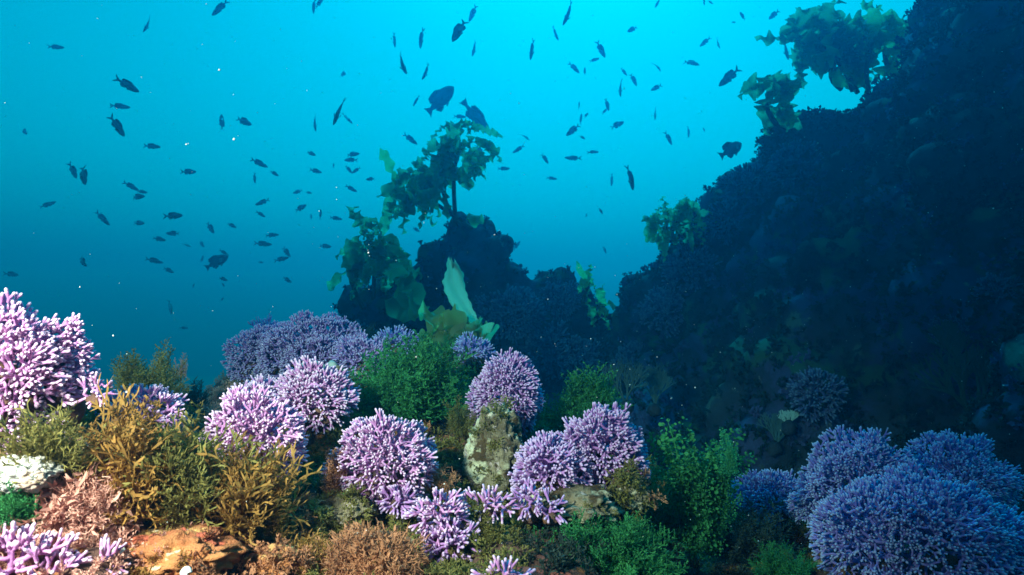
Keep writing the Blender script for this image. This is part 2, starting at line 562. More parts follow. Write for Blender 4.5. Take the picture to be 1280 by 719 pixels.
def frond_feather(g, nb=20, npin=9, spread=.34, w=.010):
    """Plume of length 1 along +z: axis, side branches, fine pinnules. Returns (stem part, leaf part)."""
    st, lf = Bag(), Bag()
    bend = g.normal(0, .16, 2)
    zz = np.linspace(0, 1, 9)
    ax = np.stack([bend[0] * zz ** 2, bend[1] * zz ** 2, zz * .98], 1)
    V, F = ribbon(ax, .010 * (1.25 - zz), np.array([0, 1.0, 0])); st.add(V, F, zz.repeat(2) * .5)
    V, F = ribbon(ax, .010 * (1.25 - zz), np.array([1.0, 0, 0])); st.add(V, F, zz.repeat(2) * .5)
    for k in range(nb):
        z = .12 + .86 * (k + g.random() * .6) / nb
        b = np.array([np.interp(z, zz, ax[:, i]) for i in range(3)])
        roll = g.normal(0, .55) + (0 if k % 2 else math.pi)
        out = np.array([math.cos(roll), math.sin(roll), 0])
        L = spread * (1 - z * .72) * g.uniform(.7, 1.2)
        u = np.linspace(0, 1, 4)
        q = b + out * (u * L * .85)[:, None] + np.array([0, 0, 1]) * (u * L * .45 + u ** 2 * L * .35)[:, None]
        nl = nrm(np.cross(out, [0, 0, 1]) + g.normal(0, .4, 3))
        V, F = ribbon(q, w * .8 * (1.2 - u), nl); lf.add(V, F, .35 + .5 * u.repeat(2))
        m = max(3, int(npin * (1 - z * .4)))
        for j in range(m):
            uu = .15 + .85 * (j + g.random() * .5) / m
            pb = np.array([np.interp(uu, u, q[:, i]) for i in range(3)])
            dr = nrm(out * .6 + np.array([0, 0, .75]) + g.normal(0, .55, 3))
            l2 = L * .42 * (1.1 - uu * .6) * g.uniform(.7, 1.3)
            e = np.stack([pb, pb + dr * l2 * .55 + g.normal(0, .012, 3), pb + dr * l2])
            V, F = ribbon(e, w * np.array([.8, .9, .25]), nrm(g.normal(0, 1, 3))); lf.add(V, F, np.array([.45, .45, .75, .75, 1, 1]))
    return st, lf

def frond_ribbon(g, levels=7, w=.022, ang=.46, ln=.21, wig=.16):
    """Flat forking ribbon of length about 1 along +z."""
    st, lf = Bag(), Bag()
    def grow(p, d, lvl, L, w_, sh):
        u = np.linspace(0, 1, 4)
        bendv = g.normal(0, wig, 3)
        q = p + d * (u * L)[:, None] + bendv * (u ** 2 * L)[:, None]
        nl = nrm(np.array([0.25, 1, 0.1]) + g.normal(0, .5, 3))
        last = lvl == levels
        ww = w_ * np.array([.75, .85, .95, 1.0]) if not last else w_ * np.array([.8, 1.25, 1.1, .25])
        (st if lvl < 2 else lf).add(*ribbon(q, ww, nl), (sh + .13 * u).repeat(2))
        if last: return
        e = q[-1]; dd = nrm(q[-1] - q[-2])
        side = nrm(np.cross(dd, nl))
        for sg in (-1, 1):
            if lvl > 1 and g.random() < .14: continue
            grow(e, nrm(dd + sg * side * ang * g.uniform(.5, 1.4) + g.normal(0, .12, 3) + np.array([0, 0, .12])), lvl + 1, L * g.uniform(.74, .95), w_ * .86, sh + .14)
    grow(np.zeros(3), np.array([0, 0, 1.0]), 0, ln, w, 0.08)
    return st, lf

def frond_leafy(g, n=320, leaf=.027):
    """Upright spray covered in small overlapping rounded scales."""
    st, lf = Bag(), Bag()
    zz = np.linspace(0, 1, 7); bend = g.normal(0, .15, 2)
    ax = np.stack([bend[0] * zz ** 2, bend[1] * zz ** 2, zz], 1)
    st.add(*ribbon(ax, .012 * (1.2 - zz), np.array([0, 1.0, 0])), zz.repeat(2) * .4)
    for k in range(n):
        z = g.random() ** .8
        a = g.uniform(0, 2 * math.pi)
        r = (.20 * (1 - z) + .05) * g.uniform(.4, 1)
        b = np.array([np.interp(z, zz, ax[:, 0]) + r * math.cos(a), np.interp(z, zz, ax[:, 1]) + r * math.sin(a), z + g.normal(0, .02)])
        d = nrm(np.array([math.cos(a), math.sin(a), .5]) + g.normal(0, .45, 3))
        L = leaf * g.uniform(.6, 1.5)
        u = np.array([0, .35, .75, 1.0])
        q = b + d * (u * L)[:, None] + np.array([0, 0, -.25]) * (u ** 2 * L)[:, None]
        lf.add(*ribbon(q, L * np.array([.12, .42, .40, .12]) * g.uniform(.7, 1.1), nrm(g.normal(0, 1, 3))), (.2 + .4 * z + .4 * u).repeat(2))
    return st, lf

def frond_tuft(g, levels=5, w=.015):
    """Short bushy tuft that forks in all directions."""
    st, lf = Bag(), Bag()
    def grow(p, d, lvl, L, w_):
        e = p + d * L + g.normal(0, .04, 3)
        q = np.stack([p, (p + e) / 2 + g.normal(0, .02, 3), e])
        ww = w_ * (np.array([1, .9, .85]) if lvl < levels else np.array([.9, 1.2, .3]))
        lf.add(*ribbon(q, ww, nrm(g.normal(0, 1, 3))), (np.array([0, .5, 1]) * .2 + .18 * lvl).repeat(2))
        if lvl == levels: return
        for _ in range(3 if lvl < 2 else 2):
            grow(e, nrm(d + g.normal(0, .62, 3) + np.array([0, 0, .15])), lvl + 1, L * .74, w_ * .85)
    for _ in range(2):
        grow(np.zeros(3), nrm(np.array([0, 0, 1.0]) + g.normal(0, .3, 3)), 0, .30, w)
    return st, lf

def bag_arr(b):
    return (np.vstack(b.V), np.vstack(b.F), np.concatenate(b.A)) if b.V else None

def templates(fn, n, seed, **kw):
    r = []
    for k in range(n):
        g = np.random.default_rng(seed + k)
        s, l = fn(g, **kw)
        r.append((bag_arr(s), bag_arr(l)))
    return r

TPL = {
    'feather': templates(frond_feather, 6, 100),
    'fine': templates(frond_feather, 6, 150, nb=26, npin=9, spread=.28, w=.0075),
    'ribbon': templates(frond_ribbon, 6, 200),
    'wide': templates(frond_ribbon, 6, 240, levels=6, w=.026, ang=.5, ln=.24),
    'leafy': templates(frond_leafy, 5, 300),
    'tuft': templates(frond_tuft, 6, 400),
    'clump': templates(frond_tuft, 8, 470, levels=2, w=.085),
    'mat': templates(frond_tuft, 6, 450, levels=4, w=.040),
}

def place_fronds(tpl, pts, dirs, lens, g, wide=1.0):
    S, L = Bag(), Bag()
    for p, d, ln in zip(pts, dirs, lens):
        s, l = tpl[g.integers(len(tpl))]
        R = frame(d)
        a = g.uniform(0, 2 * math.pi)
        Rz = np.array([[math.cos(a), -math.sin(a), 0], [math.sin(a), math.cos(a), 0], [0, 0, 1]])
        A = (R @ Rz) * ln
        A = A * 1.0
        sh = g.normal(0, .13)
        for src, dst in ((s, S), (l, L)):
            if src is None: continue
            V = src[0] * np.array([wide, wide, 1.0])
            # droop with length
            dst.add(V @ A.T + p, src[1], src[2] + sh)
    return S, L

def bush(name, px, py, w, h, d, style, mat, n, label, group='seaweed bushes on the near reef', seed=None, lean=(0, -.25, 0), flat=.9, ctrl=True, wide=1.0, spread=1.0, lenvar=(.6, 1.08)):
    s = d / FPX
    seed = seed if seed is not None else int(px * 3 + py * 5)
    g = np.random.default_rng(seed)
    a, c = w * s, 2 * h * s
    base = at(px, py + h, d + a * .3)
    pts, dirs, lens = [], [], []
    for k in range(n):
        th = g.uniform(0, 2 * math.pi); q = g.random() ** .5
        b = np.array([a * .42 * q * math.cos(th), a * .42 * flat * q * math.sin(th), c * .02 + g.uniform(0, .12) * c])
        # aim at a point of the dome
        e = nrm(np.array([math.cos(th) * q * 1.0, math.sin(th) * q * flat, math.sqrt(max(0.02, 1 - q * q * .85))]) + g.normal(0, .15, 3))
        tgt = e * np.array([a * spread, a * flat * spread, c]) * g.uniform(*lenvar)
        v = tgt - b * .6 + np.array(lean) * c * .35
        pts.append(b); dirs.append(nrm(v)); lens.append(np.linalg.norm(v))
    S, L = place_fronds(TPL[style] if isinstance(style, str) else sum((TPL[q] for q in style), []), pts, dirs, lens, g, wide)
    r = thing(name, label, 'seaweed', base, group)
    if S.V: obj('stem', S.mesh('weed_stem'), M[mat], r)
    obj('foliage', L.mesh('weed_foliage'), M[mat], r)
    if ctrl: CTRL.append(tuple(at(px, py + h * .97, d + a * .3)) + (max(a, .05),))
    return r

# ------------------------------------------------------------------ kelp
def blade_mesh(p0, d0, L, w, g, droop=.9, ruff=.16, n=16, twist=.8, tear=False, curl=0.0):
    u = np.linspace(0, 1, n)
    d = nrm(d0).copy(); p = np.zeros((n, 3)); q = np.array(p0, float)
    side0 = nrm(np.cross(d, g.normal(0, 1, 3)))
    wob = g.normal(0, .25, 3)
    for i in range(n):
        p[i] = q
        q = q + d * L / (n - 1)
        d = nrm(d + np.array([0, 0, -1]) * droop / n * 1.6 + wob / n + side0 * curl / n * 4 + g.normal(0, .06, 3))
    t = nrm(np.gradient(p, axis=0))
    tw = twist * u + g.uniform(0, 6.28)
    b1 = nrm(np.cross(t, side0 + 1e-3)); b2 = np.cross(t, b1)
    sd = np.cos(tw)[:, None] * b1 + np.sin(tw)[:, None] * b2
    nl = np.cross(t, sd)
    prof = np.clip(np.minimum(u * 6 + .12, (1.02 - u) * 3.4), .04, 1) ** .8 * w
    v = np.linspace(-1, 1, 9)
    ph = g.uniform(0, 6.28, 2)
    k = L / max(w, 1e-3) * 1.5
    rf = ruff * w * (np.sin(k * u[:, None] * 2.2 + ph[0] + np.where(v > 0, 1.7, 0)[None]) * np.abs(v[None]) ** 2 + .35 * np.cos(k * u[:, None] * 4.1 + ph[1]) * np.abs(v[None]))
    V = p[:, None] + sd[:, None] * (prof[:, None] * v[None])[..., None] + nl[:, None] * (rf * 1.6)[..., None]
    V = V + t[:, None] * (rf * .5)[..., None]
    m = len(v)
    i, j = np.meshgrid(np.arange(n - 1), np.arange(m - 1), indexing='ij')
    F = np.stack([i * m + j, i * m + j + 1, (i + 1) * m + j + 1, (i + 1) * m + j], -1).reshape(-1, 4)
    sh = .35 + .3 * np.abs(v)[None] + .25 * u[:, None] + .15 * np.sin(u[:, None] * 9 + ph[0])
    return V.reshape(-1, 3), F, sh.ravel()

def thick(V, F, A, t=.0012):
    """Gives a blade its thickness: two skins."""
    me = mesh_np('kelp_blade', V, F, attrs={'shade': A})
    return me

def kelp(label, px, py, d, bases, crown, nb, L, w, mat='kelp', droop=.9, seed=1, spread=1.0, up=.35, extra=(), group='kelp plants on the dark rocks', sway=(0, 0, 0), rx=.10, rz=.06):
    """bases: stalk feet (px, py); crown: centres of the tufts (px, py), one stalk each."""
    g = np.random.default_rng(seed)
    root_p = at(px, py, d)
    r = thing('kelp', label, 'kelp', root_p, group)
    for (bx, by), (cx, cy) in zip(bases, crown):
        b = at(bx, by, d) - root_p; c = at(cx, cy, d - .05) - root_p
        u = np.linspace(0, 1, 8)
        side = g.normal(0, .05, 3)
        q = b + (c - b) * u[:, None] + side * np.sin(u * math.pi)[:, None]
        V, F, _ = tubes([q], [np.linspace(.016, .011, 8)], 7)
        obj('stalk', mesh_np('kelp_stalk', V, F, attrs={'shade': np.full(len(V), .6)}), M['stalk'], r)
        for k in range(nb):
            q = nrm(g.normal(0, 1, 3)) * g.random() ** .4
            p0 = c + q * np.array([rx, rx, rz]) * 1.5
            dd = nrm(q * spread + g.normal(0, .55, 3) + np.array([0, 0, up]) + np.array(sway))
            V, F, A = blade_mesh(p0, dd, L * g.uniform(.6, 1.5), w * g.uniform(.5, 1.1), g, droop * g.uniform(.8, 2.6), g.uniform(.25, .5), 30, g.normal(0, 1.6), curl=g.normal(0, .8))
            obj('blade', mesh_np('kelp_blade', V, F, attrs={'shade': A}), M[mat], r)
    for (x0, y0, x1, y1, ww, mt) in extra:
        p0 = at(x0, y0, d - .06) - root_p; p1 = at(x1, y1, d - .08) - root_p
        LL = np.linalg.norm(p1 - p0)
        V, F, A = blade_mesh(p0, p1 - p0, LL, ww, g, .12, .2, curl=.1)
        obj('blade', mesh_np('kelp_blade', V, F, attrs={'shade': A}), M[mt], r)
    return r

# ------------------------------------------------------------------ rocks from blobs
def blob_solid(blobs, voxel, amp, freq, seed, lump=0.0, lfreq=3.0):
    """Union of spheres remeshed into one skin, then roughened along its normals. blobs: (x, y, z, r)."""
    import bmesh
    bm = bmesh.new()
    for (x, y, z, r) in blobs:
        mt = Matrix.Translation((x, y, z)) @ Matrix.Diagonal((r, r, r, 1))
        bmesh.ops.create_icosphere(bm, subdivisions=2, radius=1, matrix=mt)
    me = bpy.data.meshes.new('blob'); bm.to_mesh(me); bm.free()
    o = bpy.data.objects.new('blob', me); COL.objects.link(o)
    md = o.modifiers.new('r', 'REMESH'); md.mode = 'VOXEL'; md.voxel_size = voxel
    sm = o.modifiers.new('s', 'SMOOTH'); sm.iterations = 3; sm.factor = .5
    dg = bpy.context.evaluated_depsgraph_get()
    m2 = bpy.data.meshes.new_from_object(o.evaluated_get(dg))
    bpy.data.objects.remove(o); bpy.data.meshes.remove(me)
    n = len(m2.vertices)
    V = np.zeros(n * 3, np.float32); m2.vertices.foreach_get('co', V); V = V.reshape(-1, 3).astype(float)
    N = np.zeros(n * 3, np.float32); m2.vertex_normals.foreach_get('vector', N); N = N.reshape(-1, 3).astype(float)
    dsp = amp * fbm(V, freq, 4, seed, .55)
    if lump:
        vo = np.array([mnoise.voronoi((float(p[0]) * lfreq, float(p[1]) * lfreq, float(p[2]) * lfreq))[0][0] for p in V])
        dsp += lump * (.55 - vo)
    V = V + N * dsp[:, None]
    m2.vertices.foreach_set('co', V.astype(np.float32).ravel())
    m2.polygons.foreach_set('use_smooth', np.ones(len(m2.polygons), bool))
    m2.update()
    return m2, V, N

def scatter_turf(name, V, N, n, size, mats, g, vis=True, style='tuft', up=.3):
    """Ground cover that nobody could count, split by colour only."""
    w = np.ones(len(V))
    if vis:
        px, py, f = project(V)
        w = ((f > .2) & (px > -120) & (px < 1400) & (py > -150) & (py < 900)).astype(float)
        facing = -(N * nrm(V)).sum(1)
        w *= np.clip(facing + .55, 0, 1)
    idx = g.choice(len(V), n, p=w / w.sum())
    which = g.integers(0, len(mats), n)
    blot = fbm(V[idx], 2.5, 2, 9.0)
    for k, mt in enumerate(mats):
        sel = idx[(np.digitize(blot, np.linspace(-.35, .35, len(mats) + 1)[1:-1]) == k)]
        if len(sel) == 0: continue
        ds = nrm(N[sel] + g.normal(0, .3, (len(sel), 3)) + np.array([0, 0, up]))
        ls = g.uniform(size[0], size[1], len(sel))
        S, L = place_fronds(TPL[style], V[sel] - N[sel] * .01, ds, ls, g)
        o = obj(name, L.mesh('turf'), M[mt])
        tag(o, kind='stuff')

# ================================================================== THE PLACE
# ------------------------------------------------------------------ what grows on the near reef (px, py, half width, half height, depth)
G1 = 'hydrocoral colonies on the near reef'
CORALS = [
 (2, 446, 78, 66, .92, 'large pale lavender branching coral at the reef end, rising highest into open water', 'coral_pink', dict(style='dome', space=.0096, rtip=.0020, lump=.3, axis=(.1, -.25, 1), low=-.3)),
 (80, 446, 36, 46, .98, 'small upright fan of pale lavender coral beside the tallest pale coral', 'coral_pink', dict(space=.0094, rtip=.0018, lump=.2, axis=(.15, -.2, 1), dep=.6, low=-.1)),
 (0, 522, 58, 44, .92, 'overexposed pale pink coral spread above the white rock and dark green tuft', 'coral_pink', dict(space=.0096, rtip=.0020, lump=.3, axis=(.1, -.5, .8))),
 (120, 490, 16, 14, .95, 'tiny pale pink coral sprig just above the olive weed', 'coral_pink', dict(space=.0102, rtip=.0019)),
 (18, 712, 66, 38, .74, 'pale pink coral with long open branches low beneath the dark green tuft', 'coral_pink', dict(space=.0108, rtip=.0020, lump=.3, axis=(.2, -.5, .8))),
 (130, 706, 22, 14, .78, 'little white-tipped coral sprig beside the white shell', 'coral_pink', dict(space=.0110, rtip=.0019)),
 (180, 512, 44, 24, 1.12, 'low pink coral peeking out behind the golden brown seaweed', 'coral_pink', dict(space=.0094, rtip=.0018, lump=.25)),
 (312, 546, 60, 56, 1.08, 'brightly lit pink coral with a shaded blue flank behind golden weed', 'coral_pink', dict(space=.0094, rtip=.0018, lump=.2, axis=(.1, -.2, 1))),
 (330, 502, 36, 25, 1.42, 'small round lavender coral next to a wider coral in front of the violet thicket', 'coral_pink', dict(lump=.15)),
 (394, 494, 46, 34, 1.36, 'lavender coral over an orange patch, below the cream sponge', 'coral_pink', dict(lump=.22, axis=(.1, -.4, 1))),
 (385, 440, 72, 44, 1.85, 'big violet coral thicket crowning the reef below the water', 'coral_violet', dict(space=.0094, rtip=.0018, lump=.25)),
 (325, 445, 34, 32, 1.88, 'violet coral lobe at the outer edge of the crowning thicket', 'coral_violet', dict(space=.0094, rtip=.0018, lump=.25)),
 (338, 420, 30, 18, 2.25, 'hazy blue coral tuft behind the crowning violet thicket', 'coral_bluelight', dict(space=.0135, rtip=.0019)),
 (452, 448, 34, 22, 1.75, 'blue violet coral between the crowning thicket and the green bush', 'coral_violet', dict(space=.0110, lump=.2)),
 (493, 428, 24, 14, 1.95, 'small blue coral behind the green bush near the pale kelp blade', 'coral_bluelight', dict(space=.0118)),
 (592, 440, 22, 16, 1.95, 'small deep blue coral at the shoulder of the green bush below the curly kelp', 'coral_bluelight', dict(space=.0118)),
 (480, 572, 66, 54, 1.18, 'neat lilac dome of coral with even white fingertips, below the green bush', 'coral_pink', dict(space=.0092, rtip=.0018, lump=.16, axis=(.12, -.62, 1), lobes=1)),
 (498, 622, 18, 20, 1.13, 'little dark-gapped coral clump hanging below the neat lilac dome', 'coral', dict(space=.0092, axis=(0, -1, .3))),
 (632, 492, 44, 54, 1.48, 'tall lilac coral dome sitting on the pale encrusted boulder', 'coral', dict(space=.0092, rtip=.0018, lump=.12, axis=(.15, -.55, 1))),
 (748, 562, 56, 56, 1.25, 'rounded purple coral with thick forked fingers beside the leafy green seaweed', 'coral', dict(space=.0095, rtip=.0020, lump=.22, axis=(.1, -.5, 1))),
 (690, 588, 48, 42, 1.20, 'spreading purple coral lobe with hanging fingers, between boulder and thick-fingered coral', 'coral', dict(space=.0095, rtip=.0020, lump=.3, axis=(-.25, -.75, .7))),
 (550, 642, 30, 30, 1.04, 'whitish lilac coral clump of blunt lobes below the neat lilac dome', 'coral_pink', dict(space=.0102, rtip=.0018, lump=.3, axis=(-.1, -.6, .8))),
 (562, 676, 28, 22, 1.02, 'drooping lilac coral tongue under the whitish blunt clump', 'coral', dict(space=.0102, rtip=.0020, lump=.3, axis=(0, -.9, .2))),
 (608, 632, 30, 12, 1.08, 'thin row of pink coral fingers on the ledge below the boulder', 'coral_pink', dict(space=.0118, rtip=.0020, lump=.3, dep=.5)),
 (662, 628, 18, 20, 1.08, 'small magenta coral fan on the ledge, taller of two', 'coral', dict(space=.0110, rtip=.0019, dep=.6)),
 (688, 638, 15, 14, 1.07, 'small magenta coral fan on the ledge, shorter of two', 'coral', dict(space=.0110, rtip=.0019, dep=.6)),
 (628, 724, 26, 18, .90, 'pink coral fan poking up at the very bottom under the dark hollow', 'coral_pink', dict(space=.0110, rtip=.0020, dep=.6)),
 (1150, 672, 118, 88, 1.16, 'largest blue violet coral dome with two brown gaps in its fingers', 'coral_bluelight', dict(space=.0098, rtip=.0018, lump=.16, axis=(-.1, -.55, 1), lobes=2)),
 (1070, 610, 72, 74, 1.42, 'tall knobbly blue coral behind the largest blue dome', 'coral_bluelight', dict(space=.0094, rtip=.0018, lump=.22, axis=(-.1, -.4, 1))),
 (1190, 600, 68, 48, 1.50, 'lower blue coral behind the largest dome, against the dark rock wall', 'coral_bluelight', dict(space=.0095, rtip=.0018, lump=.25)),
 (965, 618, 46, 26, 1.58, 'low dim blue coral between the leafy green seaweed and the tall knobbly blue coral', 'coral_bluelight', dict(space=.0095, rtip=.0018, lump=.2)),
 (1282, 712, 28, 30, 1.12, 'blue coral clump cut by the frame edge next to the largest dome', 'coral_bluelight', dict(space=.0102)),
]
G2 = 'seaweed bushes on the near reef'
# name, px, py, half w, half h, depth, style, material, fronds, label, options
BUSHES = [
 ('green_seaweed', 515, 476, 84, 56, 1.55, 'feather', 'green', 190, 'broad feathery dark green seaweed bush between the lilac dome and the boulder', dict()),
 ('brown_seaweed', 576, 512, 22, 40, 1.46, 'fine', 'olive', 26, 'soft brown seaweed hanging beside the boulder at the end of the green bush', dict(lean=(0, -.5, -.5))),
 ('green_seaweed', 728, 508, 52, 46, 1.60, 'feather', 'green', 140, 'round feathery green bush behind the purple corals and before the dark gap', dict()),
 ('leafy_seaweed', 858, 612, 68, 82, 1.30, 'leafy', 'green', 90, 'tall leafy dark green seaweed with scale-like leaflets rising to a blunt point', dict(flat=.7, spread=.95, lenvar=(.40, 1.12))),
 ('leafy_seaweed', 912, 566, 13, 32, 1.22, 'leafy', 'green_mint', 9, 'slim bright mint green spray at the shoulder of the leafy dark seaweed', dict(ctrl=False, spread=.5)),
 ('green_seaweed', 755, 684, 104, 46, 1.02, 'feather', 'green', 190, 'low spreading moss green seaweed below the purple corals', dict()),
 ('green_seaweed', 975, 702, 42, 28, 1.15, 'feather', 'green', 70, 'small feathery green bush low beside the largest blue dome', dict()),
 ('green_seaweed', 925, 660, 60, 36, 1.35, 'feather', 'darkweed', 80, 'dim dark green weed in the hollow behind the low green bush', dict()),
 ('green_seaweed', 22, 622, 34, 40, .80, 'feather', 'green', 70, 'compact dark green tuft under the white rock', dict(ctrl=True)),
 ('brown_seaweed', 188, 474, 52, 46, 1.40, 'fine', 'olive', 100, 'bushy olive brown seaweed standing alone against the open water', dict()),
 ('coralline_seaweed', 225, 460, 14, 18, 1.62, 'fine', 'pink', 12, 'dim pinkish sprig on the far shoulder of the olive bush', dict(ctrl=False)),
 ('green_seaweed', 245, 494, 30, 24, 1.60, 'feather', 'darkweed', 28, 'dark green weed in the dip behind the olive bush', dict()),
 ('olive_seaweed', 68, 552, 56, 54, .84, ('wide', 'feather'), 'olive', 60, 'fluffy olive weed below the small upright coral fan', dict()),
 ('golden_seaweed', 160, 588, 66, 82, .90, ('ribbon', 'feather', 'feather'), 'gold', 95, 'golden brown forked seaweed, greener at its tips, beside the pink tufts', dict()),
 ('golden_seaweed', 228, 590, 60, 80, .93, ('ribbon', 'feather', 'feather'), 'olive', 90, 'tallest forked seaweed with olive plume tips in the middle of the golden bushes', dict()),
 ('golden_seaweed', 302, 616, 70, 64, .96, ('wide', 'feather', 'feather'), 'gold', 95, 'golden brown seaweed with wide forked straps in front of the bright pink coral', dict()),
 ('brown_seaweed', 335, 650, 44, 34, .98, 'fine', 'olive', 28, 'low brown weed at the foot of the golden bushes', dict()),
 ('coralline_seaweed', 95, 626, 44, 48, .84, ('tuft', 'mat'), 'pink', 110, 'fluffy salmon pink seaweed tuft beside the compact green tuft', dict()),
 ('coralline_seaweed', 60, 684, 48, 36, .80, ('tuft', 'mat'), 'pink', 90, 'salmon pink turf cushion above the open-branched coral', dict()),
 ('coralline_seaweed', 460, 694, 78, 34, .94, ('tuft', 'mat'), 'rust', 150, 'rusty pink turf cushion below the lilac dome', dict()),
 ('coralline_seaweed', 385, 700, 44, 30, .94, ('tuft', 'mat'), 'gold', 80, 'tawny turf patch beside the orange crust', dict()),
 ('brown_seaweed', 420, 600, 34, 40, 1.16, 'fine', 'rust', 26, 'reddish brown weed wedged beside the neat lilac dome', dict()),
 ('brown_seaweed', 600, 668, 44, 26, 1.04, 'fine', 'olive', 26, 'dark olive weed under the ledge of pink coral fingers', dict()),
 ('brown_seaweed', 548, 596, 24, 24, 1.22, 'tuft', 'rust', 16, 'rusty tuft in the hollow beside the lilac dome', dict()),
 ('brown_seaweed', 808, 612, 24, 26, 1.22, 'fine', 'gold', 22, 'brown fuzzy weed between purple coral and leafy green seaweed', dict(ctrl=False)),
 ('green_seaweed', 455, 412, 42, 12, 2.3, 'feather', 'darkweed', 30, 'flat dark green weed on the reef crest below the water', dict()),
 ('green_seaweed', 560, 428, 40, 14, 2.1, 'feather', 'green', 26, 'green weed fringe at the foot of the pale kelp blade', dict()),
]
for c in CORALS:
    px, py, w, h, d = c[:5]
    a = w * d / FPX
    CTRL.append((*at(px, py + h * .90, d + a * .25), max(a * .8, .05)))
for b in BUSHES:
    if b[10].get('ctrl', True):
        px, py, w, h, d = b[1:6]
        a = w * d / FPX
        CTRL.append((*at(px, py + h * .97, d + a * .3), max(a * .8, .05)))
for (px, py, d) in [(200, 690, .86), (320, 700, .88), (60, 740, .72), (200, 770, .76), (420, 760, .84), (560, 770, .86), (700, 765, .88), (860, 790, 1.0), (980, 800, 1.1),
                    (1150, 800, 1.1), (1290, 790, 1.05), (-100, 600, .8), (-120, 480, .95), (1380, 720, 1.3), (930, 705, 1.45), (1000, 690, 1.6), (1290, 660, 1.7),
                    (560, 560, 1.45), (560, 600, 1.3), (360, 560, 1.3), (300, 500, 1.7), (250, 520, 1.7), (150, 520, 1.5), (620, 470, 1.75), (520, 450, 2.0), (440, 470, 1.8), (330, 480, 2.1),
                    (400, 465, 2.2), (680, 560, 1.5), (780, 580, 1.6)]:
    CTRL.append((*at(px, py, d), .06))

# ------------------------------------------------------------------ sea floor and near reef
n = 60
gx, gy = np.meshgrid(np.linspace(-45, 45, n), np.linspace(-6, 60, n), indexing='ij')
V = np.stack([gx.ravel(), gy.ravel(), np.full(n * n, -6.0)], 1)
V[:, 2] += .35 * fbm(V, .12, 3, 2.0)
i, j = np.meshgrid(np.arange(n - 1), np.arange(n - 1), indexing='ij')
F = np.stack([i * n + j, (i + 1) * n + j, (i + 1) * n + j + 1, i * n + j + 1], -1).reshape(-1, 4)
tag(obj('sea_floor', mesh_np('sea_floor', V, F), M['sand']), kind='structure')

C = np.array(CTRL)
nx, ny = 360, 250
X = np.linspace(-2.3, 2.5, nx); Y = np.linspace(.30, 3.4, ny)
gx, gy = np.meshgrid(X, Y, indexing='ij')
P2 = np.stack([gx.ravel(), gy.ravel()], 1)
num = np.zeros(len(P2)); den = np.zeros(len(P2)); near = np.zeros(len(P2))
for (cx, cy, cz, s) in C:
    r2 = (P2[:, 0] - cx) ** 2 + (P2[:, 1] - cy) ** 2
    w = np.exp(-r2 / (2 * (s * .8 + .05) ** 2)) + 1e-3 * np.exp(-r2 / (2 * .30 ** 2))
    num += w * cz; den += w
    near = np.maximum(near, np.exp(-r2 / (2 * .16 ** 2)))
zfit = num / np.maximum(den, 1e-12)
dist_out = np.sqrt(np.maximum(0, -2 * .16 ** 2 * np.log(np.maximum(near, 1e-30))))
zfit = np.where(den > 1e-9, zfit, -.6)
z = zfit - 1.9 * np.maximum(0, dist_out - .10) ** 1.15
z = np.maximum(z, -5.9)
V = np.stack([P2[:, 0], P2[:, 1], z], 1)
V[:, 2] += .030 * fbm(V, 6, 4, 4.0) + .012 * fbm(V, 24, 3, 7.0) - .012
i, j = np.meshgrid(np.arange(nx - 1), np.arange(ny - 1), indexing='ij')
F = np.stack([i * ny + j, (i + 1) * ny + j, (i + 1) * ny + j + 1, i * ny + j + 1], -1).reshape(-1, 4)
reef_me = mesh_np('reef_terrain', V, F)
tag(obj('reef_terrain', reef_me, M['reef']), kind='structure')
RV = V.copy()
RN = np.zeros(len(V) * 3, np.float32); reef_me.vertex_normals.foreach_get('vector', RN); RN = RN.reshape(-1, 3).astype(float)
ok = RV[:, 2] > -1.1
RV, RN = RV[ok], RN[ok]

# ------------------------------------------------------------------ dark rock wall on one side, kelp-topped pinnacle in the middle
SIL = np.array([(720, 520), (745, 470), (768, 432), (790, 385), (805, 345), (835, 320), (868, 292), (890, 262), (925, 224), (954, 208), (964, 185), (986, 150), (1025, 138), (1080, 130), (1122, 122), (1150, 88), (1168, 35), (1192, -30), (1290, -100), (1500, -200)], float)
SD = np.array([(720, 4.7), (870, 4.2), (1000, 3.9), (1150, 3.6), (1500, 3.0)], float)
g = np.random.default_rng(3)
blobs = []
for q in np.linspace(0, 1, 64):                         # knobs along the skyline
    px = 735 + q * 700
    py = np.interp(px, SIL[:, 0], SIL[:, 1])
    d = np.interp(px, SD[:, 0], SD[:, 1])
    for k in range(2):
        r = g.uniform(.09, .19)
        blobs.append((*at(px + g.normal(0, 6), py + r * FPX / d + g.uniform(-4, 14), d + g.uniform(-.1, .25)), r))
for px in np.arange(745, 1560, 46):
    s0 = np.interp(px, SIL[:, 0], SIL[:, 1]); d0 = np.interp(px, SD[:, 0], SD[:, 1])
    for py in np.arange(s0 + 40, 1000, 46):
        t = np.clip((py - s0) / 480, 0, 1)
        d = d0 - 1.45 * t ** .8 + .25 * math.sin(px * .013 + py * .009)
        r = g.uniform(.17, .30)
        if (py - s0) < r * FPX / d: r = max(.14, (py - s0) * d / FPX * .95)
        blobs.append((*at(px + g.normal(0, 8), py + g.normal(0, 8), d + r), r))
        blobs.append((*at(px, py + 30, d + r + .35), r * 1.2))
for x in np.arange(.9, 3.6, .45):                       # the body of the wall behind and its foot
    for zz in np.arange(-6, -.8, .5):
        blobs.append((x, 3.6 - .25 * x + g.normal(0, .1), zz, .62))
wall_me, WV, WN = blob_solid(blobs, .036, .05, 3.0, 5, lump=.17, lfreq=4.6)
wall = tag(obj('rock_wall', wall_me, M['wall']), 'tall dark overgrown rock wall sloping up to the water surface', 'rock', kind='thing')

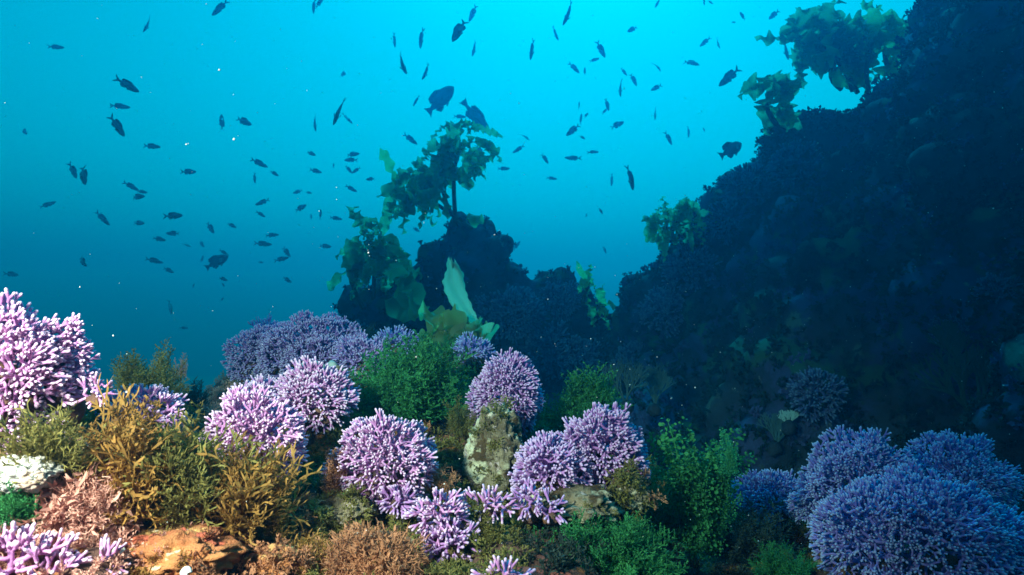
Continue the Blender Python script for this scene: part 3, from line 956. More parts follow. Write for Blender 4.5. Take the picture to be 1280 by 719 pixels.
PIN = [(462, 396, 36, 4.5), (440, 428, 34, 4.5), (510, 372, 30, 4.55), (490, 400, 50, 4.55), (545, 336, 32, 4.6), (575, 305, 26, 4.6), (600, 302, 22, 4.6), (560, 318, 24, 4.6), (615, 318, 26, 4.6), (590, 345, 44, 4.6),
       (632, 350, 22, 4.7), (655, 385, 42, 4.75), (690, 362, 24, 4.8), (705, 380, 34, 4.8), (728, 392, 28, 4.8), (745, 425, 30, 4.8), (762, 440, 22, 4.8), (600, 410, 62, 4.6), (530, 430, 58, 4.5), (680, 445, 62, 4.7),
       (440, 470, 60, 4.5), (580, 480, 80, 4.5), (740, 490, 60, 4.7), (480, 480, 60, 4.5), (660, 500, 70, 4.6)]
blobs = []
for (px, py, r, d) in PIN:
    blobs.append((*at(px, py, d + .02), r * d / FPX * 1.0))
    if r > 25:
        blobs.append((*at(px + 6, py + 26, d + .30), r * d / FPX * 1.0))
for x in np.arange(-1.15, .9, .32):
    for zz in np.arange(-6, -.6, .4):
        blobs.append((x, 4.75, zz, .52 + .04 * abs(zz)))
pin_me, QV, QN = blob_solid(blobs, .030, .05, 3.6, 8, lump=.15, lfreq=5.4)
tag(obj('rock_pinnacle', pin_me, M['wall']), 'dark hazy rock pinnacle crowned with kelp in open water', 'rock', kind='thing')

# pale encrusted boulder under the tall lilac dome, a white rock knob, orange crust hump
def boulder(name, label, px, py, w, h, d, mat, seed, dep=.8, amp=.3):
    s = d / FPX
    r = obj(name, lump_mesh(name, (w * s, w * s * dep, h * s), seed, amp, 5, 1.6), M[mat], None, at(px, py, d + w * s * .5))
    return tag(r, label, 'rock')
boulder('encrusted_boulder', 'cream and brown encrusted boulder carrying the tall lilac coral dome', 620, 574, 38, 60, 1.31, 'pale_rock', 3)
boulder('encrusted_rock', 'bright white encrusted rock knob above the compact green tuft', 30, 592, 40, 22, .80, 'white_rock', 5)
boulder('encrusted_rock', 'glowing orange encrusted hump at the foot of the golden seaweed', 212, 698, 78, 36, .83, 'orange', 6)
boulder('encrusted_rock', 'cream encrusted ledge under the purple corals', 715, 630, 62, 22, 1.12, 'pale_rock', 7)
boulder('encrusted_rock', 'pale tan encrusted lump at the side of the orange hump', 385, 655, 34, 26, 1.06, 'pale_rock', 9)
boulder('encrusted_rock', 'cream encrusted lump between purple coral and leafy green seaweed', 788, 612, 22, 22, 1.17, 'pale_rock', 12)

boulder('encrusted_rock', 'rosy encrusted stone between the pink tuft and the orange hump', 132, 668, 30, 18, .85, 'pink_rock', 14)
boulder('encrusted_rock', 'orange and cream stone beside the rusty turf cushion', 345, 702, 34, 18, .90, 'orange', 15)
boulder('encrusted_rock', 'pinkish stone wedged below the brown weed of the golden bushes', 285, 668, 30, 20, .95, 'pink_rock', 16)
boulder('encrusted_rock', 'tan stone showing under the lilac dome, over the rusty turf', 432, 640, 36, 22, 1.08, 'pale_rock', 17)
boulder('encrusted_rock', 'cream stone in the hollow beside the whitish blunt coral', 585, 655, 20, 14, 1.06, 'pale_rock', 18)

# ------------------------------------------------------------------ ground cover
g = np.random.default_rng(21)
px, py, f = project(RV)
zones = [((px < 350), ['rust', 'gold', 'pink'], 1400, 'coralline_turf'), ((px >= 350) & (px < 660), ['olive', 'rust', 'darkweed', 'olive'], 2300, 'brown_turf'), (px >= 640, ['darkweed', 'green', 'darkweed', 'olive'], 1700, 'green_turf')]
for sel, mats, cnt, nm in zones:
    scatter_turf(nm, RV[sel], RN[sel], cnt, (.016, .046), mats, g, style='mat')
scatter_turf('wall_turf', WV, WN, 9000, (.035, .085), ['darkweed', 'darkweed', 'coral_shaded', 'darkweed'], g, up=.1, style='clump')
scatter_turf('pinnacle_turf', QV, QN, 4000, (.03, .08), ['darkweed', 'coral_shaded', 'coral_shaded', 'darkweed'], g, up=.1, style='clump')

for o in [q for q in COL.objects if q.name.startswith('encrusted')]:
    nv = len(o.data.vertices)
    bv = np.zeros(nv * 3, np.float32); o.data.vertices.foreach_get('co', bv)
    bn = np.zeros(nv * 3, np.float32); o.data.vertex_normals.foreach_get('vector', bn)
    bv = bv.reshape(-1, 3) + np.array(o.location); bn = bn.reshape(-1, 3).astype(float)
    if 'white' in o['label']: continue
    warm = o.data.materials[0] in (M['orange'], M['pink_rock'])
    cnt_ = 22 if warm else (26 if 'boulder' in o.name else 24)
    scatter_turf('boulder_turf', bv, bn, cnt_, (.014, .04), ['rust', 'gold', 'pink'] if warm else ['olive', 'rust', 'olive'], g, style='mat')
# ------------------------------------------------------------------ corals and weeds of the near reef
for (px, py, w, h, d, label, mat, kw) in CORALS:
    coral(px, py, w, h, d, label, mat, ctrl=False, group=G1, **kw)
for (name, px, py, w, h, d, style, mat, cnt, label, kw) in BUSHES:
    kw = dict(kw); kw['ctrl'] = False
    bush(name, px, py, w, h, d, style, mat, cnt, label, group=G2, **kw)

# cream sponge in the violet thicket, shells on the orange crust
sp = thing('sponge', 'pale cream knobbly sponge among the crowning violet corals', 'sponge', at(394, 460, 1.74))
for (dx, dy, r) in [(-.018, 0, .017), (.0, .008, .014), (.018, -.004, .016), (.05, .006, .014), (.064, .0, .010)]:
    o = obj('lobe', lump_mesh('sponge_lobe', (r, r, r), int(1000 * r + dx * 100), .3, 3, 2.5), M['pale_rock'] if dx > .06 else M['fan_white'], sp)
    o.location = (dx, -.02, dy)

def shell(label, px, py, d, r, rot):
    t = thing('sea_shell', label, 'shell', at(px, py, d))
    u = np.linspace(0, 1, 70)
    a = u * 2 * math.pi * 3.4
    rr = r * (1 - u) ** .9 * .55
    c = np.stack([np.cos(a) * rr, np.sin(a) * rr, r * 1.1 * u ** .9], 1)
    V, F, dd = tubes([c], [r * .50 * (1.03 - u) ** .8], 12)
    R = np.array(Matrix.Rotation(rot[0], 3, 'X') @ Matrix.Rotation(rot[1], 3, 'Y'))
    obj('whorl', mesh_np('shell_whorl', V @ R.T, F), M['shell'], t)
    return t
shell('round white sea shell lying on the orange crust', 148, 690, .80, .0075, (.9, .3))
shell('pale shell half hidden in turf at the bottom edge of the orange hump', 233, 716, .79, .0075, (1.2, -.5))

# ------------------------------------------------------------------ dim colonies on the dark rocks, fans in the gap
g3 = 'dim hydrocoral mounds on the dark rocks'
PROTO = []
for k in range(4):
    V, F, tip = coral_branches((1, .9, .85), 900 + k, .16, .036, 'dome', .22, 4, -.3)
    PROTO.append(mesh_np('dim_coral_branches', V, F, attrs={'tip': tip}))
    PROTO[-1].materials.append(M['coral_shaded'])
MOUNDS = [
 (935, 212, 32, 4.0, 'dim coral mound bulging from the skyline of the rock wall under the smallest wall kelp'),
 (900, 258, 30, 4.05, 'dim round coral mound on the skyline below the deep-bodied fish'),
 (852, 318, 34, 4.1, 'dim coral mound just below the low kelp clump on the wall skyline'),
 (815, 378, 30, 4.2, 'dim coral mound low on the steep edge of the rock wall'),
 (782, 432, 28, 4.3, 'lowest dim coral mound where the wall meets the pinnacle'),
 (990, 205, 34, 3.75, 'dim coral mound beneath the crest that carries the two big kelps'),
 (1240, 352, 26, 2.55, 'fan-shaped faint blue coral on the wall near the frame edge'),
 (1182, 412, 24, 2.5, 'faint blue coral clump above the branching sea fan'),
 (1010, 480, 34, 2.7, 'barely visible round mound low on the dark wall'),
 (655, 372, 34, 4.45, 'dim mound on the shoulder of the pinnacle'),
 (705, 356, 26, 4.55, 'dim mound on the flat top of the pinnacle shoulder'),
 (620, 395, 36, 4.3, 'dim mound below the peak of the pinnacle'),
 (735, 430, 34, 4.45, 'dim blue mound at the outer foot of the pinnacle'),
 (450, 420, 34, 4.2, 'dim mound beneath the drooping kelp of the pinnacle'),
 (690, 425, 34, 4.4, 'dim mound in the middle of the lower pinnacle'),
]
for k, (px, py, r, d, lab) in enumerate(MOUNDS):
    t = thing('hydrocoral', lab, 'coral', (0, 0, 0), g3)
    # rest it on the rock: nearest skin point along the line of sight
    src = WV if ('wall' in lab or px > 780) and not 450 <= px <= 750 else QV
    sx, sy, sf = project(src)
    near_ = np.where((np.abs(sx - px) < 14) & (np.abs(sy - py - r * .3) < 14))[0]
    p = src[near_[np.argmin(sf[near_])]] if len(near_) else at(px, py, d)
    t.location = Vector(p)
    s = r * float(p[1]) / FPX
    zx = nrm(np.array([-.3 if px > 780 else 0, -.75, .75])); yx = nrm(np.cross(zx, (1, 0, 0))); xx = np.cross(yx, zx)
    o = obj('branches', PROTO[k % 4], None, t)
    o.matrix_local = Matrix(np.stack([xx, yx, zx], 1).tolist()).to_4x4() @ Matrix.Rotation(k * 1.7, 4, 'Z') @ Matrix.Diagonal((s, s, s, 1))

def sea_fan(label, px, py, w, h, d, mat, seed, space=.022, rt=.0028, lean=0.0, group='sea fans on the dark rocks'):
    s = d / FPX
    gg = np.random.default_rng(seed)
    a, c = w * s, 2 * h * s
    chains, radii = [], []
    def grow(p, ang, ln, lv, r):
        u = np.linspace(0, 1, 5)
        bend = gg.normal(0, .16)
        th = ang + bend * u
        q = p + np.stack([np.cumsum(np.sin(th)) * ln / 5, gg.normal(0, .05) * u * ln, np.cumsum(np.cos(th)) * ln / 5], 1)
        q = np.vstack([p[None], q])
        chains.append(q); radii.append(np.linspace(r, r * .8, 6))
        if lv == 0: return
        for sg in ((-1, 1) if gg.random() < .75 else (-1, 0, 1)):
            grow(q[-1] if sg else q[3], ang * .8 + bend + sg * gg.uniform(.18, .42), ln * gg.uniform(.72, 1.0), lv - 1, r * .8)
    for k in range(3):
        grow(np.array([gg.normal(0, a * .08), 0, 0]), gg.normal(lean, .35 * a / max(a, c * .4)), c * .24, 5, rt * 2.0)
    V, F, dist = tubes(chains, radii, 5)
    t = thing('sea_fan', label, 'sea fan', at(px, py + h, d), group)
    obj('branches', mesh_np('fan_branches', V, F, attrs={'shade': gg.random(1)[0] * .3 + .3 + 0 * dist}), M[mat], t)
    hb = obj('holdfast', lump_mesh('fan_holdfast', (.03, .03, .03), seed, .3, 2), M['wall'], t)
sea_fan('pale grey sea fan standing in the dark gap behind the round green bush', 783, 482, 22, 26, 2.6, 'fan', 31)
sea_fan('thin grey sea fan in the dark gap, fainter than its neighbour', 818, 488, 14, 24, 2.8, 'fan', 32)
sea_fan('large branching greenish sea fan low on the dark wall', 1222, 482, 40, 46, 2.2, 'fan_green', 33, .026, .0045, .3)
sea_fan('greenish sea fan tuft above the large branching fan', 1190, 430, 28, 22, 2.25, 'fan_green', 34, .026, .004)
sea_fan('bluish sea fan at the frame edge beside the large branching fan', 1274, 478, 16, 30, 2.2, 'fan', 35, .026, .004)
sea_fan('white feathery sea fan high on the wall near the big kelps', 1166, 80, 15, 14, 3.25, 'fan_white', 36, .03, .005)
sea_fan('tiny pale fan low in the shadow at the foot of the wall', 985, 525, 8, 9, 2.5, 'fan_white', 37, .02, .003)
sea_fan('small grey fan in the deep shadow next to a tiny pale fan', 968, 540, 16, 20, 2.5, 'fan', 38, .024, .003)

# ------------------------------------------------------------------ kelp
kelp('bushy kelp with many curling straps on the peak of the pinnacle', 572, 280, 4.5, [(570, 284), (578, 282), (590, 286)], [(578, 180), (546, 212), (512, 232)], 19, .23, .050, seed=4, up=.0, rx=.085, rz=.075,
     extra=[(494, 228, 486, 182, .045, 'kelp_bright'), (585, 268, 605, 282, .05, 'kelp_bright'), (500, 226, 474, 250, .05, 'kelp'), (540, 248, 556, 268, .05, 'kelp_bright')])
kelp('drooping dark kelp mound on the lower shoulder of the pinnacle', 466, 385, 4.35, [(466, 388), (458, 392)], [(468, 306), (456, 312)], 18, .20, .048, seed=7, up=-.25, droop=1.7, rx=.11, rz=.07,
     extra=[(455, 300, 454, 280, .03, 'kelp'), (432, 340, 404, 356, .04, 'kelp'), (490, 322, 514, 318, .035, 'kelp_bright')])
kelp('small bright yellow-green kelp at the outer side of the pinnacle', 738, 372, 4.5, [(736, 376), (748, 392)], [(736, 352), (750, 380)], 6, .13, .032, 'kelp_bright', seed=9, up=.2, rx=.04, rz=.03,
     extra=[(735, 350, 712, 333, .02, 'kelp_bright'), (745, 380, 772, 378, .045, 'kelp_bright')])
kelp('low golden kelp clump on the skyline of the rock wall', 842, 296, 4.0, [(838, 302), (856, 292)], [(832, 284), (856, 268)], 22, .15, .028, seed=12, up=.45, rx=.06, rz=.04,
     extra=[(824, 290, 812, 270, .03, 'kelp_bright'), (815, 300, 804, 296, .03, 'kelp_bright')])
kelp('smallest wall kelp leaning out from the corner of the skyline', 975, 160, 3.75, [(978, 166)], [(964, 122)], 17, .13, .044, seed=15, up=-.1, droop=1.3, rx=.05, rz=.06, sway=(-.25, 0, 0))
kelp('big kelp with a dense round head on two stalks on the wall crest', 1068, 116, 4.3, [(1066, 114), (1052, 112), (1072, 116)], [(1030, 48), (1050, 56), (1018, 44)], 19, .21, .064, seed=18, up=.0, droop=.45, rx=.085, rz=.075,
     extra=[(1012, 66, 990, 44, .035, 'kelp'), (1040, 84, 1056, 108, .04, 'kelp_bright')])
kelp('translucent yellow-green kelp beside the dense-headed kelp on the wall crest', 1100, 114, 4.2, [(1086, 112), (1112, 92)], [(1096, 36), (1106, 62)], 14, .22, .062, 'kelp_bright', seed=22, up=.0, droop=.6, rx=.07, rz=.08)
kp = thing('kelp', 'torn pale kelp blade with curly green straps around its foot', 'kelp', at(578, 424, 2.5), 'kelp plants on the dark rocks')
g = np.random.default_rng(41)
# the bleached blade: a wide flat sheet with a torn, stepped tip
out_l = np.array([(590, 410), (566, 385), (556, 366), (553, 352), (558, 338), (559, 323)], float)
out_r = np.array([(600, 404), (592, 388), (585, 372), (581, 358), (579, 341), (569, 326)], float)
nu, nv = 26, 12
u = np.linspace(0, 1, nu); V = []
for k in range(nu):
    l = np.array([np.interp(u[k] * 5, np.arange(6), out_l[:, q]) for q in (0, 1)])
    r_ = np.array([np.interp(u[k] * 5, np.arange(6), out_r[:, q]) for q in (0, 1)])
    for m in range(nv):
        v = m / (nv - 1)
        c_ = l + (r_ - l) * v
        d_ = 2.5 - .10 * u[k] + .022 * math.sin(v * 4.2 + u[k] * 3) * (1 - .3 * u[k]) + .004 * math.sin(v * 13 + u[k] * 9)
        V.append(at(c_[0] + .8 * math.sin(u[k] * 40 + 2 * v) * (1 if m in (0, nv - 1) else 0), c_[1] + ((3.0 * math.sin(m * 2.1) + (9 if 5 < m < 10 else 0)) if k == nu - 1 else 0), d_) - np.array(kp.location))
i, j = np.meshgrid(np.arange(nu - 1), np.arange(nv - 1), indexing='ij')
F = np.stack([i * nv + j, i * nv + j + 1, (i + 1) * nv + j + 1, (i + 1) * nv + j], -1).reshape(-1, 4)
o = obj('blade', mesh_np('pale_blade', np.array(V), F, attrs={'shade': .5 + .1 * np.sin(np.arange(len(V)))}), M['pale_blade'], kp)
o['label'] = 'pale bleached torn kelp blade standing upright'
sd = o.modifiers.new('thickness', 'SOLIDIFY'); sd.thickness = .002
for (x0, y0, x1, y1, ww, mt) in [(572, 412, 517, 376, .055, 'kelp_bright'), (570, 416, 524, 408, .05, 'kelp_bright'), (580, 412, 545, 392, .06, 'kelp_bright'), (585, 418, 556, 418, .05, 'kelp'), (588, 410, 600, 424, .05, 'kelp'),
                                 (575, 420, 540, 402, .05, 'kelp_bright'), (590, 420, 596, 402, .05, 'kelp'), (585, 424, 570, 400, .05, 'kelp'), (592, 424, 560, 410, .045, 'kelp')]:
    p0 = at(x0, y0, 2.44) - np.array(kp.location); p1 = at(x1, y1, 2.40 + g.uniform(-.05, .05)) - np.array(kp.location)
    V, F, A = blade_mesh(p0, p1 - p0, np.linalg.norm(p1 - p0) * 1.05, ww, g, .3, .5, 34, 1.4, curl=.4)
    obj('blade', mesh_np('kelp_blade', V, F, attrs={'shade': A}), M[mt], kp)
V, F, _ = tubes([np.array([at(586, 436, 2.5), at(584, 424, 2.5), at(588, 410, 2.5)]) - np.array(kp.location)], [np.array([.018, .014, .012])], 7)
obj('stalk', mesh_np('kelp_stalk', V, F, attrs={'shade': np.full(len(V), .6)}), M['stalk'], kp)
kelp('dim folded kelp strap in the shadow of the pinnacle behind the torn pale blade', 512, 392, 4.0, [(512, 402)], [(506, 380)], 3, .26, .09, seed=52, up=.0, droop=.6, rx=.03, rz=.02, extra=[(520, 395, 488, 360, .085, 'kelp')])

# ------------------------------------------------------------------ fish
def fish_mesh(name, depth=.30, width=.13, bend=0.0, fork=.10, tail=.15):
    """One continuous fish of length 1, head along +x, back along +z."""
    xs = np.array([.500, .490, .455, .39, .30, .18, .05, -.08, -.20, -.29, -.345])
    hh = np.array([.010, .14, .34, .62, .86, 1.0, .98, .82, .54, .32, .25]) * depth / 2
    wd = np.array([.010, .18, .42, .72, .95, 1.0, .92, .70, .42, .22, .12]) * width / 2
    K = 12
    a = np.arange(K) * 2 * math.pi / K
    V = np.concatenate([np.stack([np.full(K, x), w * np.cos(a), h * np.sin(a) + .012 * (x > .2) * (x - .2)], 1) for x, h, w in zip(xs, hh, wd)])
    m = len(xs)
    i, k = np.meshgrid(np.arange(m - 1), np.arange(K), indexing='ij')
    k2 = (k + 1) % K
    F = np.stack([i * K + k, i * K + k2, (i + 1) * K + k2, (i + 1) * K + k], -1).reshape(-1, 4)
    b = Bag(); b.add(V, F)
    def fin(outline, th=.008, y0=0.0, tilt=0.0):
        """outline: rows of (x, z) pairs between a root edge and a tip edge."""
        o = np.array(outline, float)                     # (n, 2, 2)
        n_ = len(o)
        P = []
        for s in (-1, 1):
            for r in range(n_):
                for c in range(2):
                    P.append((o[r, c, 0], y0 + s * th * (1 if c == 0 else .35) + tilt * c, o[r, c, 1]))
        P = np.array(P); F_ = []
        idx = lambda s, r, c: s * n_ * 2 + r * 2 + c
        for r in range(n_ - 1):
            F_.append((idx(0, r, 0), idx(0, r, 1), idx(0, r + 1, 1), idx(0, r + 1, 0)))
            F_.append((idx(1, r, 0), idx(1, r + 1, 0), idx(1, r + 1, 1), idx(1, r, 1)))
            for c in (0, 1):
                F_.append((idx(0, r, c), idx(0, r + 1, c), idx(1, r + 1, c), idx(1, r, c)))
        for r in (0, n_ - 1):
            F_.append((idx(0, r, 0), idx(1, r, 0), idx(1, r, 1), idx(0, r, 1)))
        b.add(P, np.array(F_))
    h = depth / 2
    fin([((-.31, .14 * h), (-.50, tail)), ((-.335, .05 * h), (-.47, tail * .5)), ((-.34, 0), (-.50 + fork, 0)), ((-.335, -.05 * h), (-.47, -tail * .5)), ((-.31, -.14 * h), (-.50, -tail))])
    fin([((.22, .9 * h), (.17, 1.05 * h)), ((.10, .96 * h), (.04, 1.42 * h)), ((-.02, .88 * h), (-.09, 1.38 * h)), ((-.14, .66 * h), (-.23, 1.22 * h)), ((-.23, .40 * h), (-.27, .62 * h))])
    fin([((-.02, -.85 * h), (-.06, -1.1 * h)), ((-.10, -.74 * h), (-.18, -1.25 * h)), ((-.22, -.42 * h), (-.26, -.62 * h))])
    fin([((.20, -.88 * h), (.15, -1.0 * h)), ((.14, -.92 * h), (.05, -1.32 * h)), ((.09, -.93 * h), (.03, -1.05 * h))], .006)
    for s in (-1, 1):
        fin([((.24, -.05 * h), (.14, .08 * h)), ((.24, -.22 * h), (.08, -.30 * h)), ((.22, -.36 * h), (.12, -.58 * h))], .004, s * width * .47, s * .05)
    V = np.vstack(b.V); F = np.vstack(b.F)
    t = np.clip(.25 - V[:, 0], 0, 1)
    V[:, 1] += bend * t ** 2
    return mesh_np(name, V, F)

SMALL = [fish_mesh('small_fish', .245, .13, bd) for bd in (0.0, .28, -.28, .14, -.14)] + [fish_mesh('small_fish', .30, .14, .1), fish_mesh('small_fish', .24, .13, -.1), fish_mesh('small_fish', .22, .12, .5)]
for m_ in SMALL: m_.materials.append(M['fish'])
BIG_DEEP = fish_mesh('deep_bodied_fish', .40, .16, .12, .03, .16); BIG_DEEP.materials.append(M['fish_big'])
BIG_LONG = fish_mesh('long_fish', .235, .13, -.08, .02, .095); BIG_LONG.materials.append(M['fish_grey'])

def place_fish(name, me, px, py, plen, head, view, L, label, group=None, dmax=8.5, scale_far=True, cat='fish'):
    g = np.random.default_rng(int(px * 13 + py * 7))
    yaw = {'s': g.uniform(-.45, .45), 't': g.uniform(-.3, .3), 'q': g.choice([-1, 1]) * g.uniform(.6, .85)}[view]
    d = L * FPX * math.cos(yaw) / plen
    if d > dmax: d = dmax
    if d < 2.4: d = 2.4
    L = plen * d / FPX / math.cos(yaw)
    th = math.radians(head)
    fx = np.array([math.cos(th) * math.cos(yaw), math.sin(yaw), math.sin(th) * math.cos(yaw)])
    up = np.array([-math.sin(th), 0, math.cos(th)])
    if up[2] < 0 or (abs(up[2]) < .05 and g.random() < .5): up = -up
    up = nrm(up - fx * up.dot(fx))
    lat = np.cross(up, fx)
    if view == 't':                                       # seen along its back or belly
        a = math.radians(g.choice([-1, 1]) * g.uniform(58, 78))
        up, lat = up * math.cos(a) + lat * math.sin(a), lat * math.cos(a) - up * math.sin(a)
    R = Matrix(np.stack([fx, lat, up], 1).tolist()).to_4x4()
    o = obj(name, me)
    o.matrix_world = Matrix.Translation(Vector(at(px, py, d))) @ R @ Matrix.Diagonal((L, L, L, 1))
    tag(o, label, cat, group)
    return o

